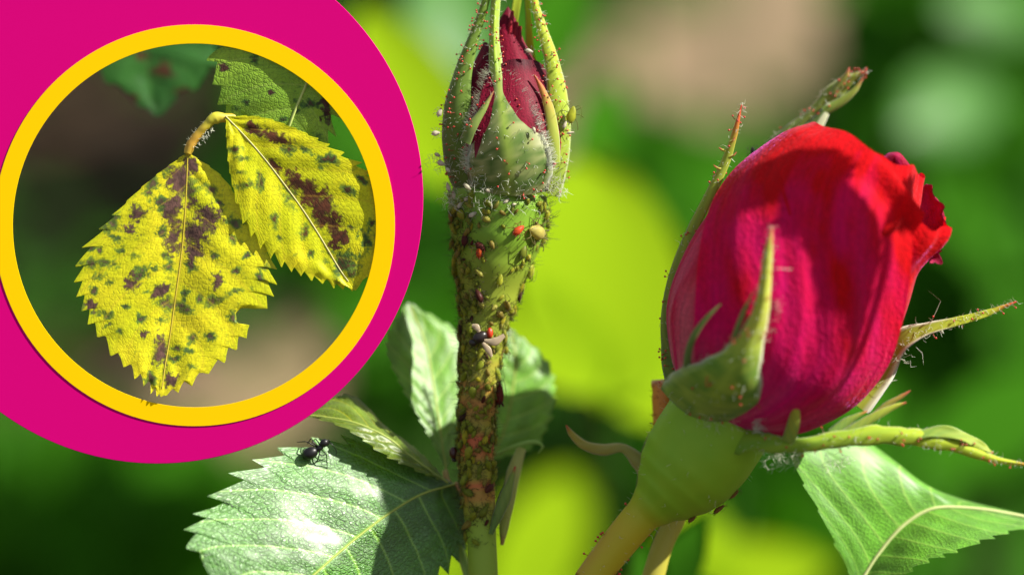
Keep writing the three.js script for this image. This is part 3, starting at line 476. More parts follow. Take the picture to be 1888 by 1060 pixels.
  // sepals
  const sep = (pts, o, bristles = 24, fuzz = 60, parent) => {
    const g = strap(pts, { th: 2.2, seg: 56, ...o }), src = g.clone(), m = part(rose2, parent ? 'lobe' : 'sepal', g, M.sepal, parent);
    if (parent) return m;
    const L = sprout(src, bristles, [5, 11], 0.8, {}); if (L.length) { part(rose2, 'bristle', hairs(L), M.bristle, m, STUFF); part(rose2, 'gland', glandsOf(L, 2.0), M.gland, m, STUFF); }
    if (fuzz) part(rose2, 'fuzz', hairs(sprout(src, fuzz, [5, 14], 0.45, { out: 0.8, jitter: 0.8 }), 0.3), M.hair, m, STUFF); return m;
  };
  const n3 = (x, y, z) => new THREE.Vector3(x, y, z).normalize();
  const s1 = sep([[1306, 774, 92, 96], [1314, 758, 132, 97], [1330, 734, 182, 84], [1349, 702, 216, 60], [1370, 662, 236, 36], [1390, 616, 244, 22], [1404, 575, 252, 15], [1411, 530, 258, 11], [1417, 470, 266, 8], [1424, 418, 272, 1.5]], { face: n3(-0.05, -0.25, 1), curl: 0.36, keel: 7, th: 2.5, color: (s, u) => { const x = u < 0.5 ? u * 4 - 1 : -((u - 0.5) * 4 - 1), n = fbm(s * 30, u * 30, 2, 3); return srgb(104, 152, 24).lerp(srgb(160, 190, 48), clamp(0.35 + 1.4 * n + 0.5 * smooth(0.3, 0.05, Math.abs(x + 0.15)))).lerp(srgb(190, 200, 60), smooth(0.35, 0.65, s)).lerp(srgb(228, 226, 200), smooth(0.78, 1, Math.abs(x) + 0.1 * n) * smooth(0.8, 0.55, s) * smooth(0.05, 0.2, s) * (x > 0 ? 0.9 : 0.2)).lerp(srgb(225, 150, 30), smooth(0.9, 1, s)); } }, 50, 260);
  sep([[1268, 700, 160, 9], [1268, 655, 186, 7], [1280, 618, 204, 6], [1304, 585, 216, 4], [1330, 560, 222, 1]], { face: n3(-0.4, 0, 1), curl: 0.3, color: greenSepal(2, [90, 120, 46], [120, 145, 50]) }, 0, 0, s1);
  sep([[1345, 655, 222, 6], [1358, 612, 238, 5], [1372, 575, 246, 4], [1390, 538, 252, 1]], { curl: 0.3, color: greenSepal(2, [95, 125, 46], [130, 150, 50]) }, 0, 0, s1);
  // white hairs along the front sepal's margin
  part(rose2, 'fuzz', hairs((() => { const L = []; for (let i = 0; i < 420; i++) { const k = rnd(), x = table([[0, 1392], [0.4, 1394], [0.7, 1404], [1, 1424]])(k), y = lerp(800, 560, k), z = table([[0, 118], [0.4, 186], [0.7, 222], [1, 238]])(k); const p = V(x + rr(-6, 3), y, z); L.push([p, V(x + rr(4, 26), y - rr(-6, 16), z + rr(-4, 14)), 0.45]); } return L; })(), 0.2), M.hair, s1, STUFF);
  const s2 = sep([[1262, 722, 40, 40], [1238, 680, 36, 22], [1227, 630, 30, 11], [1228, 570, 26, 11], [1244, 500, 20, 12], [1272, 430, 14, 12], [1308, 358, 8, 11], [1336, 300, 4, 10], [1353, 250, 4, 7], [1368, 193, 6, 1.2]], { face: n3(-0.55, 0.1, 0.82), curl: 0.3, color: greenSepal(0.82, [92, 124, 42], [176, 190, 44], [225, 70, 30]) }, 60, 160);
  for (const [x, y, dx, dy] of [[1338, 278, -12, -6], [1345, 290, 14, -10], [1330, 312, -14, -8], [1347, 262, 9, -9]]) sep([[x, y, 6, 2.6], [x + dx * 0.6, y + dy * 0.4, 8, 1.8], [x + dx, y + dy, 8, 0.6]], { curl: 0, th: 2, color: greenSepal(0.3, [170, 180, 50], [190, 120, 40], [190, 50, 30]) }, 0, 0, s2);
  const s3 = sep([[1350, 796, 84, 44], [1400, 812, 118, 20], [1450, 820, 136, 14], [1510, 816, 140, 15], [1570, 806, 138, 16], [1630, 800, 132, 18], [1690, 806, 126, 17], [1750, 818, 120, 14], [1810, 838, 116, 10], [1850, 850, 112, 6], [1905, 858, 108, 1.5]], { face: n3(0.15, 0.25, 0.95), curl: 0.25, keel: 2, th: 1.4, ragged: 0.16, color: greenSepal(0.93, [118, 166, 22], [186, 204, 22], [220, 130, 30]) }, 70, 260);
  sep([[1560, 800, 132, 9], [1590, 782, 126, 9], [1620, 765, 122, 8], [1650, 750, 118, 5], [1672, 742, 116, 1.5]], { curl: 0.2, color: greenSepal(0.85, [120, 150, 44], [180, 190, 44], [190, 60, 50]) }, 0, 0, s3);
  sep([[1600, 778, 118, 6], [1635, 748, 112, 6], [1660, 733, 110, 4], [1680, 720, 108, 1.2]], { curl: 0.2, color: greenSepal(0.6, [120, 140, 44], [180, 150, 44], [190, 70, 40]) }, 0, 0, s3);
  sep([[1535, 800, 128, 10], [1560, 780, 120, 9], [1580, 768, 116, 5], [1600, 758, 112, 1.2]], { curl: 0.2, color: greenSepal(0.7, [100, 140, 44], [150, 170, 44], [200, 110, 40]) }, 0, 0, s3);
  sep([[1452, 815, 140, 12], [1462, 785, 150, 12], [1466, 760, 158, 9], [1460, 740, 164, 5], [1452, 723, 166, 1.2]], { face: n3(-0.3, 0, 1), curl: 0.3, color: greenSepal(0.75, [130, 160, 44], [205, 195, 40], [220, 150, 40]) }, 0, 0, s3);
  sep([[1690, 805, 124, 10], [1730, 797, 118, 12], [1780, 808, 112, 12], [1815, 826, 108, 7], [1832, 836, 106, 2]], { face: n3(0, 0.6, 0.8), curl: -0.3, wave: 0.3, color: greenSepal(0.9, [110, 150, 44], [170, 185, 50]) }, 0, 0, s3);
  const s4 = sep([[1570, 740, -60, 40], [1612, 690, -70, 34], [1640, 645, -60, 30], [1672, 622, -50, 20], [1712, 607, -46, 12], [1760, 595, -44, 9], [1815, 580, -42, 7], [1876, 556, -40, 1.5]], { face: n3(0.2, 0.35, 0.9), curl: -0.4, th: 3, color: (s, u) => { const x = u < 0.5 ? Math.abs(u * 4 - 1) : Math.abs((u - 0.5) * 4 - 1); return srgb(160, 172, 34).lerp(srgb(190, 206, 36), smooth(0.5, 0.8, s)).lerp(srgb(228, 224, 205), smooth(0.6, 0.95, x) * smooth(0.75, 0.6, s)).lerp(srgb(215, 60, 35), smooth(0.88, 1, s)); } }, 16, 240);
  const s5 = sep([[1400, 330, -150, 26], [1420, 275, -160, 16], [1455, 240, -160, 12], [1490, 215, -158, 11], [1512, 195, -156, 14], [1535, 172, -154, 19], [1560, 150, -152, 13], [1580, 138, -150, 6], [1600, 130, -150, 1.5]], { face: n3(-0.2, 0.2, 1), curl: 0.4, color: greenSepal(0.86, [70, 100, 40], [165, 180, 50], [200, 80, 50]) }, 60, 240);
  sep([[1538, 175, -150, 9], [1552, 152, -148, 8], [1562, 138, -146, 5], [1567, 124, -146, 1.2]], { curl: 0.2, color: greenSepal(0.6, [120, 140, 44], [170, 160, 60], [200, 80, 60]) }, 0, 0, s5);
  sep([[1520, 205, -150, 9], [1550, 188, -148, 9], [1575, 168, -146, 6], [1594, 140, -146, 1.2]], { curl: 0.2, color: greenSepal(0.7, [120, 150, 44], [170, 180, 60], [190, 90, 50]) }, 0, 0, s5);
  sep([[1490, 262, -150, 16], [1505, 232, -150, 15], [1520, 210, -150, 10], [1530, 190, -152, 6]], { curl: 0.3, color: () => srgb(214, 222, 178) }, 0, 0, s5);
  sep([[1440, 300, -150, 26], [1470, 262, -150, 24], [1500, 235, -150, 14], [1520, 205, -150, 6]], { curl: 0.3, color: greenSepal(2, [70, 96, 40], [100, 130, 50]) }, 0, 0, s5);
  sep([[1482, 275, -120, 5], [1478, 260, -118, 5], [1474, 245, -116, 3], [1470, 232, -116, 0.8]], { curl: 0, color: greenSepal(0.6, [190, 170, 90], [215, 140, 70], [225, 80, 50]) }, 0, 0, s5);
  // cobweb of plant hair
  const tangle = (cx, cy, cz, r, n) => { const L = []; for (let i = 0; i < n; i++) { const p = V(cx + rr(-r, r), cy + rr(-r, r) * 0.5, cz + rr(-20, 20)); L.push([p, p.clone().add(new THREE.Vector3(rr(-1, 1), rr(-1, 0.6), rr(-0.5, 0.5)).multiplyScalar(r * 0.6 * S)), 0.4]); } return L; };
  part(rose2, 'fuzz', hairs([...tangle(1440, 842, 110, 34, 90), ...tangle(1545, 850, 90, 26, 70), ...tangle(1330, 770, 120, 40, 30), ...tangle(1660, 660, -40, 24, 16), [V(1716, 600, -40), V(1712, 535, -40), 0.4], [V(1690, 640, -42), V(1704, 672, -42), 0.4], [V(1430, 495, 262), V(1460, 500, 236), 0.6], [V(1455, 500, 236), V(1487, 491, 230), 0.7]], 0.4), M.hair, null, STUFF);
}

// ───────── other foliage at the same depth ─────────
{
  const r = thing('rose_leaf', 'broad pale green leaf with folded midrib below the opening rose', 'leaf', V(1580, 1085, -110));
  const d = leafDef({
    mid: [[1580, 1085, -110], [1622, 1020, -120], [1668, 968, -130], [1720, 938, -140], [1790, 938, -150], [1940, 962, -160]],
    left: [[1580, 1085, -110], [1520, 960, -90], [1466, 836, -110], [1590, 812, -170], [1716, 900, -200], [1940, 962, -160]],
    right: [[1580, 1085, -110], [1640, 1078, -70], [1700, 1040, -60], [1780, 1010, -70], [1850, 985, -100], [1940, 962, -160]],
    teeth: 12, tooth: 9, nv: 7, bulge: 0.04, quilt: 3, seedN: 41,
  });
  const m = part(r, 'blade', d.geometry(), leafMaterial(PALE_PRINT, { color: srgb(235, 255, 200), clearcoat: 1, clearcoatRoughness: 0.42 })); part(r, 'midrib', midribTube(d, 5, 2.5, 1), physical({ color: srgb(190, 200, 130), roughness: 0.6 }), m);
  part(r, 'petiole', tube([[1582, 1083, -110, 6], [1560, 1150, -120, 7], [1500, 1400, -180, 9], [1200, 2600, -520, 12]], { sides: 8, color: () => srgb(130, 160, 60) }), M.stem);
}
{
  const r = thing('rose_shoot', 'orange stub of a cut rose shoot behind the green hip', 'stem', V(1190, 1110, -120));
  part(r, 'stem', tube([[1190, 1110, -120, 20], [1225, 1000, -120, 20], [1250, 940, -125, 19], [1244, 880, -130, 22], [1230, 800, -130, 25], [1226, 730, -130, 25], [1224, 700, -130, 22]], { sides: 20, bump: 0.08, color: (s, u) => srgb(176, 170, 60).lerp(srgb(214, 136, 52), smooth(0.55, 0.8, s)).lerp(srgb(225, 170, 130), smooth(0.93, 1, s)) }), M.stem);
  part(r, 'stem', tube([[1190, 1110, -120, 20], [1180, 1500, -200, 24], [1200, 14000, -3300, 40]], { sides: 12, color: () => srgb(120, 140, 60) }), M.stem);
  part(r, 'leaf_stalk', tube([[1205, 800, -130, 9], [1190, 840, -130, 9], [1183, 900, -130, 10], [1176, 980, -130, 12]], { sides: 8, color: () => srgb(110, 120, 60) }), M.stem);
  part(r, 'stipule', strap([[1196, 890, -110, 12], [1180, 850, -100, 15], [1150, 824, -100, 11], [1112, 826, -96, 12], [1075, 816, -92, 11], [1055, 800, -90, 6], [1044, 784, -90, 1.5]], { face: new THREE.Vector3(-0.1, 0.6, 0.8), curl: 0.5, wave: 0.2, th: 2.5, color: greenSepal(0.85, [176, 176, 100], [176, 160, 50], [190, 80, 40]) }), M.sepal);
  const L = []; for (let i = 0; i < 70; i++) { const y = rr(700, 800), a = rr(-1.6, 1.6), p = V(1228 + Math.sin(a) * 24, y, -130 + Math.cos(a) * 24); L.push([p, p.clone().add(new THREE.Vector3(Math.sin(a), 0.2, Math.cos(a)).multiplyScalar(rr(5, 12) * S)), 0.7]); }
  part(r, 'bristle', hairs(L), M.bristle, null, STUFF);
}

// ───────── aphids ─────────
SHIFT = -90;
function aphidGeometry(kind) {
  const gs = [], B = new THREE.SphereGeometry(1, 14, 10), p = B.attributes.position;
  for (let i = 0; i < p.count; i++) { const x = p.getX(i), w = 0.52 * (1 - 0.28 * x - 0.1 * x * x); p.setXYZ(i, x, p.getY(i) * w * 0.85 + 0.28, p.getZ(i) * w * (1 + 0.03 * Math.sin(x * 22))); }
  B.computeVertexNormals(); const tint = (g, a, b) => { const P = g.attributes.position, c = []; for (let i = 0; i < P.count; i++) { const k = b ?? (1 - 0.3 * hash(Math.round(P.getX(i) * 3), Math.round(P.getZ(i) * 3), 2)); c.push(a * k, a * k * 0.95, a * k * 0.8); } g.setAttribute('color', new THREE.Float32BufferAttribute(c, 3)); return g; }; gs.push(tint(B.toNonIndexed(), 1));
  const limb = (pts, r) => { const c = new THREE.CatmullRomCurve3(pts.map((q) => new THREE.Vector3(...q))); gs.push(tint(new THREE.TubeGeometry(c, 4, r * 0.95, 4, false).toNonIndexed(), 0.3, 1)); };
  for (const sd of [-1, 1]) {
    const f = rr(0.8, 1.2);
    limb([[0.5, 0.2, 0.25 * sd], [0.85 * f, 0.45, 0.7 * sd], [1.15 * f, 0.0, 0.95 * sd]], 0.04);
    limb([[0.2, 0.15, 0.38 * sd], [0.2, 0.5, 0.9 * sd * f], [0.1, 0.0, 1.25 * sd * f]], 0.04);
    limb([[-0.2, 0.15, 0.4 * sd], [-0.7 * f, 0.55, 0.9 * sd], [-1.3 * f, 0.0, 1.15 * sd]], 0.04);
    limb([[0.9, 0.35, 0.15 * sd], [1.2, 0.6, 0.5 * sd], [0.6, 0.75, 0.95 * sd * f], [-0.3, 0.8, 1.1 * sd]], 0.028);
    limb([[-0.7, 0.45, 0.25 * sd], [-0.95, 0.62, 0.32 * sd], [-1.15, 0.7, 0.34 * sd]], 0.055);
  }
  limb([[-0.9, 0.3, 0], [-1.1, 0.33, 0], [-1.22, 0.34, 0]], 0.07);
  return mergeGeometries(gs);
}
{
  const shapes = [0, 1, 2, 3].map((k) => aphidGeometry(k));
  const am = (r, g, b, o = {}) => physical({ color: srgb(r, g, b), roughness: 1, specularIntensity: 0.3, transmission: 0.45, thickness: 0, clearcoat: 0.35, clearcoatRoughness: 0.4, vertexColors: true, ...o });
  const kinds = {
    olive: { mats: [am(156, 172, 40), am(176, 182, 48), am(132, 146, 34), am(186, 186, 84), am(160, 146, 60)], look: 'olive aphid in the crowd', group: 'olive aphids crusting the rose stem' },
    yellow: { mats: [am(176, 182, 34), am(200, 196, 40), am(160, 170, 40)], look: 'pale yellow green aphid', group: 'yellow green aphids on the rose stem' },
    brown: { mats: [am(104, 44, 28), am(80, 44, 26)], look: 'small reddish brown aphid', group: 'reddish brown aphids on the rose stem' },
  };
  const q = new THREE.Quaternion(), X = new THREE.Vector3(), Y = new THREE.Vector3(), Z = new THREE.Vector3(), m4 = new THREE.Matrix4();
  const place = (o, p, n, headDir, size) => {    // p, n, headDir in the builder's frame
    Y.copy(n).normalize(); X.copy(headDir).addScaledVector(Y, -headDir.dot(Y)).normalize(); Z.crossVectors(X, Y); m4.makeBasis(X, Y, Z); q.setFromRotationMatrix(m4);
    o.position.copy(toWorld(p)); o.quaternion.copy(QF).multiply(q); o.scale.set(size * S * rr(0.8, 1.2), size * S * rr(0.75, 1.1), size * S * rr(0.75, 1.15)); scene.add(o); return o;
  };
  const onStem = (s, th) => { const c = stem1Curve.getPoint(s), n = new THREE.Vector3(Math.sin(th), 0, Math.cos(th)); return [c.addScaledVector(n, stem1R(s) * S), n]; };
  const aphid = (kind, mat, label, group) => { const o = shade(new THREE.Mesh(shapes[Math.floor(rnd() * 4)], mat)); o.name = numbered('aphid'); o.userData = { label, category: 'aphid' }; if (group) o.userData.group = group; return o; };
  const sAt = (y) => { let lo = 0, hi = 1; for (let i = 0; i < 24; i++) { const m = (lo + hi) / 2, py = 530 - stem1Curve.getPoint(m).y / S; if (py < y) lo = m; else hi = m; } return lo; };
  const zone = (K, y) => `${K.look} on the ${y < 500 ? 'green swelling just under closed bud' : y < 640 ? 'lower taper of the green swelling' : y < 800 ? 'brown stem between the two pale leaflets' : 'orange stem beside the glossy ant leaf'}`;
  let n = 0, guard = 0; const used = [];
  while (n < 298 && guard++ < 30000) {
    const y = 358 + 650 * Math.pow(rnd(), 0.9), s = sAt(y), th = rr(-1.75, 1.75), bare = Math.exp(-(Math.pow((th - 0.25) / 0.55, 2) + Math.pow((y - 490) / 75, 2)));
    if (rnd() < bare * 1.1) continue; if (rnd() < smooth(760, 1010, y) * 0.92) continue; if (fbm(th * 1.3 + 3, y / 60, 6, 2) < -0.16 + 0.3 * rnd() - 0.2) continue;
    const [p, nn] = onStem(s, th), size = 5.8 + 8 * Math.pow(rnd(), 1.5);
    if (used.some(([u, z]) => u.distanceTo(p) < (z + size) * 0.5 * S)) continue; used.push([p, size]);
    const k = rnd() < 0.03 ? 'brown' : (th > 0.45 && y < 640 && rnd() < 0.75) || rnd() < 0.08 ? 'yellow' : 'olive', K = kinds[k];
    nn.add(new THREE.Vector3(rr(-0.5, 0.5), rr(-0.5, 0.5), rr(-0.2, 0.2))).normalize(); const a = rr(-1.1, 1.1), dir = new THREE.Vector3(Math.sin(a), (rnd() < 0.75 ? -1 : 1) * Math.cos(a), 0);
    place(aphid(k, K.mats[Math.floor(rnd() * K.mats.length)], zone(K, y), K.group), p.addScaledVector(nn, -0.5 * S), nn, dir, size); n++;
  }
  // aphids that stand out
  const single = (x, y, size, dx, dy, rgb, label) => { const s = sAt(y), c = stem1Curve.getPoint(s), r = stem1R(s) * S, px = (x - 944) * S - c.x, sn = clamp(px / r, -0.98, 0.98), th = Math.asin(sn), [p, nn] = onStem(s, th); place(aphid('x', am(...rgb), label), p, nn, new THREE.Vector3(dx, dy, 0), size); };
  single(885, 464, 15, 0.1, 1, [225, 96, 30], 'lone orange aphid in the middle of the green swelling');
  single(955, 424, 15, 0.8, 0.5, [232, 92, 34], 'orange aphid beside a long pale yellow aphid');
  single(985, 427, 22, -1, 0.15, [214, 206, 110], 'long pale yellow aphid stretched beside an orange one');
  single(921, 516, 14, 0.2, 1, [186, 196, 52], 'single plump yellow green aphid on the bare swelling');
  single(884, 545, 15, -0.5, 1, [92, 40, 24], 'dark brown aphid below the bare green swelling');
  single(976, 500, 17, -0.6, -1, [190, 200, 56], 'plump yellow aphid on the sunlit rim of the swelling');
  single(858, 440, 13, 0.1, 1, [96, 36, 26], 'small maroon aphid high on the swelling beside cast skins');
  single(932, 728, 18, 0.15, 1, [128, 46, 26], 'slim red brown aphid sticking out below the shiny bug');
  // winged aphid
  const w = thing('winged_aphid', 'dark winged aphid with clear wings spread across the stem', 'aphid', V(888, 625, 44));
  part(w, 'body', mergeGeometries([ball(V(885, 622, 56), 15, 11, 10, new THREE.Quaternion().setFromAxisAngle(new THREE.Vector3(0, 0, 1), 0.6), 14, 10), ball(V(872, 632, 54), 8, 7, 7)]), physical({ color: srgb(38, 30, 26), roughness: 0.35 }));
  const wing = physical({ color: srgb(205, 185, 150), roughness: 0.35, transmission: 0.35, thickness: 0 });
  for (const pts of [[[893, 628, 62, 3], [912, 630, 64, 8], [930, 618, 62, 4]], [[890, 632, 62, 3], [900, 645, 64, 6], [906, 658, 62, 3]], [[884, 612, 62, 3], [878, 603, 62, 6], [870, 600, 60, 3]]]) part(w, 'wing', strap(pts, { curl: 0.1, th: 0.6 }), wing);
  part(w, 'leg', hairs([[V(876, 630, 54), V(862, 645, 46), 1], [V(882, 634, 54), V(878, 656, 44), 1], [V(890, 634, 54), V(902, 652, 44), 1]]), M.darkHair);
  part(w, 'spot', ball(V(903, 614, 52), 6, 10, 6), physical({ color: srgb(196, 60, 30), roughness: 0.4 }));
  // pale cast skins
  const skin = physical({ vertexColors: true, color: srgb(226, 220, 204), roughness: 1, transmission: 0.3, thickness: 0 });
  const skinAt = (x, y, z, size, a, label) => { const o = aphid('skin', skin, label ?? 'pale shed aphid skin stuck round the neck of closed bud', label ? undefined : 'shed aphid skins round the closed bud'); o.name = numbered('aphid_skin'); o.userData.category = 'aphid skin'; place(o, V(x, y, z), new THREE.Vector3(rr(-0.4, 0.4), 0.2, 1), new THREE.Vector3(Math.cos(a), Math.sin(a), 0), size); };
  for (const [x, y, z, s, a] of [[848, 378, 60, 15, 1], [862, 366, 74, 12, 0.6], [872, 396, 80, 16, 0.5], [838, 360, 40, 14, 2], [826, 345, 50, 14, 1.8], [814, 302, 66, 15, -0.4], [806, 286, 62, 12, -0.3], [826, 314, 76, 12, -0.8], [804, 246, 70, 14, 0.1], [811, 208, 70, 14, 1.1], [934, 370, 92, 9, 0.7], [948, 377, 90, 8, 0.2], [1010, 345, 70, 12, 1], [1042, 230, 74, 10, 1.2], [1052, 245, 66, 10, 0.2], [985, 240, 116, 9, -1.2], [892, 402, 84, 9, 0.4], [900, 352, 108, 8, -0.6]]) skinAt(x, y, z, s * 0.62, a);
  // the few on the bud itself
  const budAphid = (x, y, z, size, a, rgb, label) => place(aphid('x', am(...rgb), label), V(x, y, z), new THREE.Vector3(0, 0.1, 1), new THREE.Vector3(Math.cos(a), Math.sin(a), 0), size);
  budAphid(1054, 212, 56, 15, 1.3, [190, 200, 50], 'yellow green aphid out on the edge of closed bud');
  budAphid(862, 345, 104, 9, -0.7, [226, 226, 210], 'tiny white aphid at the foot of the front sepal');
  budAphid(976, 94, 66, 8, -0.3, [236, 236, 228], 'tiny white aphid up on the dark red petal');
  SHIFT = 0;
  // black one behind the opening rose, and pale ones under its hip
  budAphid(1390, 284, -120, 14, 1.8, [22, 24, 30], 'black aphid perched where the back sepal meets red petals');
  for (const [x, y, s, a] of [[1352, 908, 11, 1.2], [1325, 936, 12, 0.8], [1275, 955, 10, 0.3]]) { const o = place(aphid('skin', am(170, 130, 70, { roughness: 0.8 }), 'tan shed aphid skin hanging under the green hip', 'shed skins under the hip'), V(x, y, 20), new THREE.Vector3(0.5, -0.8, 0.3), new THREE.Vector3(Math.cos(a), Math.sin(a), 0.3), s); o.name = numbered('aphid_skin'); o.userData.category = 'aphid skin'; }
}

// ───────── ant ─────────
{
  const black = physical({ color: srgb(20, 18, 18), roughness: 0.42 });
  const zOf = (x, y) => { const [s, t] = antLeaf.find(x, y); return antLeaf.base(s, t).z / S; };
  const z0 = zOf(585, 838) - SHIFT, r = thing('ant', 'shiny black ant at the upper edge of the glossy leaf', 'ant', V(585, 838, z0));
  const rot = (a) => new THREE.Quaternion().setFromAxisAngle(new THREE.Vector3(0, 0, 1), a);
  part(r, 'gaster', mergeGeometries([ball(V(571, 836, z0 + 18), 15.5, 11.5, 11.5, rot(0.5), 18, 14), ball(V(583, 830, z0 + 16), 2.6, 4, 3, rot(0.5))]), black);
  part(r, 'thorax', mergeGeometries([ball(V(589, 826, z0 + 18), 8, 5.5, 6, rot(0.6), 14, 10), ball(V(584, 829, z0 + 18), 5, 4.5, 5, rot(0.6))]), black);
  part(r, 'head', mergeGeometries([ball(V(597, 817, z0 + 19), 8.5, 7.5, 7, rot(0.7), 14, 10), ball(V(603, 813, z0 + 20), 2, 2, 2)]), black);
  const limb = (name, pts) => part(r, name, tube(pts.map(([x, y, h, w]) => [x, y, zOf(x, y) * 0.5 + z0 * 0.5 + h, w]), { sides: 6, seg: 14 }), black);
  limb('leg', [[592, 829, 16, 1.3], [601, 838, 20, 1.2], [602, 852, 8, 0.9], [603, 864, 0, 0.8]]);
  limb('leg', [[589, 831, 16, 1.3], [588, 838, 20, 1.3], [585, 848, 10, 1.2], [577, 856, 0, 0.8]]);
  limb('leg', [[586, 831, 16, 1.3], [592, 840, 18, 1.2], [600, 837, 14, 1.2], [602, 842, 0, 0.8]]);
  limb('leg', [[586, 824, 16, 1.3], [577, 816, 22, 1.2], [574, 808, 14, 0.9], [566, 818, 4, 0.8]]);
  limb('leg', [[584, 825, 16, 1.3], [570, 817, 22, 1.2], [562, 814, 12, 0.9], [547, 815, 2, 0.8]]);
  limb('leg', [[590, 822, 16, 1.3], [584, 812, 22, 1.2], [580, 810, 14, 0.9], [572, 820, 4, 0.8]]);
  limb('antenna', [[602, 814, 20, 1], [612, 820, 22, 0.9], [619, 830, 16, 0.9], [619, 840, 10, 0.8]]);
  limb('antenna', [[600, 812, 20, 1], [606, 811, 24, 0.9], [606, 818, 18, 0.9], [602, 822, 12, 0.8]]);
}
{ // brown bug on the stem's left
  SHIFT = -90;
  const r = thing('beetle', 'tiny round dark red beetle beside the stem', 'beetle', V(836, 835, 4));
  part(r, 'shell', ball(V(836, 835, 6), 8, 12, 9, null, 14, 10), physical({ color: srgb(60, 22, 14), roughness: 0.25 }));
  part(r, 'head', ball(V(837, 848, 6), 5, 4, 5), physical({ color: srgb(25, 14, 10), roughness: 0.3 }));
}
SHIFT = 0;

// ───────── path and blurred garden behind ─────────
const eye = toWorld(new THREE.Vector3(0, 0, D));
function groundAt(x, y, h = 0) { const p = toWorld(V(x, y, 0)), d = p.sub(eye); return eye.clone().addScaledVector(d, (h - eye.y) / d.y); }
{
  const pathT = texture(512, 256, (u, v, c) => { const n = fbm(u * 12, v * 12, 2, 5), f = fbm(u * 120, v * 60, 1, 2); const k = 1 + 0.25 * n + 0.25 * f; c[0] = 0.50 * k; c[1] = 0.42 * k; c[2] = 0.32 * k; });
  pathT.repeat.set(6, 1);
  const a = groundAt(560, 690), b = groundAt(1390, 50), d = b.clone().sub(a), pg = new THREE.PlaneGeometry(14, 0.20, 1, 1); pg.rotateX(-Math.PI / 2);
  const path = shade(new THREE.Mesh(pg, physical({ map: pathT, roughness: 1 }))); path.name = 'path'; path.position.copy(a).add(b).multiplyScalar(0.5).setY(0.004); path.rotation.y = Math.atan2(-d.z, d.x);
  path.userData = { kind: 'structure', label: 'blurred strip of sunlit grey brown gravel path', category: 'path' }; scene.add(path);
}
function bladeGeometry(L, W, { cup = 0.15, droop = 0.2, pow = 0.8 } = {}) {
  return grid(12, 8, (u, v) => { const x = u, t = v * 2 - 1, w = W * Math.pow(Math.sin(Math.PI * Math.pow(x, 0.85)), pow); return new THREE.Vector3(t * w / 2, x * L, cup * W * t * t * 0.5 - droop * L * x * x); });
}
// a single leaf on its own stalk, depth metres behind the roses
function farLeaf(name, label, x, y, depth, L, W, turn, normal, mat, pow = 0.7, side = 0) {
  const o = V(x, y, -depth / S), r = thing(name, label, 'leaf', o);
  const n = new THREE.Vector3(...normal).normalize(), up = new THREE.Vector3(Math.sin(turn), Math.cos(turn), 0); up.addScaledVector(n, -up.dot(n)).normalize();
  const m4 = new THREE.Matrix4().makeBasis(up.clone().cross(n), up, n);
  const g = bladeGeometry(L, W, { pow, droop: 0.12 }); g.translate(0, -L / 2, 0); g.applyMatrix4(m4); g.translate(o.x, o.y, o.z);
  part(r, 'blade', g, mat);
  for (let k = 0; k < side; k++) { const sd = k % 2 ? 1 : -1, l = L * rr(0.55, 0.75), t = up.clone().applyAxisAngle(n, sd * rr(0.7, 1.2)), nn = n.clone().addScaledVector(new THREE.Vector3(rr(-1, 1), rr(-1, 1), rr(-0.3, 0.3)), 0.5); nn.addScaledVector(t, -nn.dot(t)).normalize(); const q = bladeGeometry(l, l * 0.6, { pow, droop: 0.2 }); q.applyMatrix4(new THREE.Matrix4().makeBasis(t.clone().cross(nn), t, nn)); const a = o.clone().addScaledVector(up, -L * (0.45 + 0.25 * (k >> 1))).addScaledVector(n, rr(-0.01, 0.004)); q.translate(a.x, a.y, a.z); part(r, 'leaflet', q, mat); }
  const base = o.clone().addScaledVector(up, -L * 0.5), c = base.clone().add(new THREE.Vector3(0.002, -0.004, -0.02)), e = c.clone().add(new THREE.Vector3(0.02, -0.30, -0.75));
  part(r, 'stalk', new THREE.TubeGeometry(curveOf([base, c, c.clone().add(new THREE.Vector3(0.004, -0.03, -0.10)), e]), 20, 0.0009, 6), M.farStem);
  return r;
}
M.farStem = physical({ color: srgb(60, 95, 20), roughness: 0.7 });
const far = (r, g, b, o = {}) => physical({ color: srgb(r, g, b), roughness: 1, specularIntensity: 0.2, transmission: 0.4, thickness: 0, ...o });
M.backlitLime = far(138, 172, 2); M.mature = far(58, 122, 3); M.glossy = far(58, 122, 3, { clearcoat: 1, clearcoatRoughness: 0.34 });  // yellow-green leaf, lightened in colour for sunlight coming through from behind
const H = [0.46, 0.41, 0.79];
farLeaf('lime_leaf', 'large glowing lime yellow leaf blurred between the two roses', 1108, 505, 0.19, 0.0495, 0.033, 0.14, [0.35, 0.3, 0.9], M.backlitLime, 0.55, 2);
farLeaf('lime_leaf', 'blurred yellow leaf peeping past the upper rim of magenta inset', 760, 170, 0.22, 0.042, 0.020, -0.35, [0.3, 0.3, 0.9], M.backlitLime);
farLeaf('green_leaf', 'glinting blurred leaf above the closed bud', 835, 40, 0.30, 0.045, 0.024, 0.35, H, M.glossy);
farLeaf('green_leaf', 'bright green blurred leaf low between the stems', 1000, 1000, 0.36, 0.044, 0.022, 0.5, [0.2, 0.35, 0.9], M.backlitLime, 0.6, 4);
farLeaf('green_leaf', 'lime blurred leaf below the hip of the opening rose', 1395, 1050, 0.26, 0.036, 0.014, 1.35, [0.1, 0.5, 0.85], M.backlitLime, 0.7, 3);
farLeaf('green_leaf', 'small green leaf hanging by the stalk under the hip', 1262, 1030, 0.06, 0.013, 0.006, 0.5, [-0.3, 0.1, 1], M.mature, 1, 2);
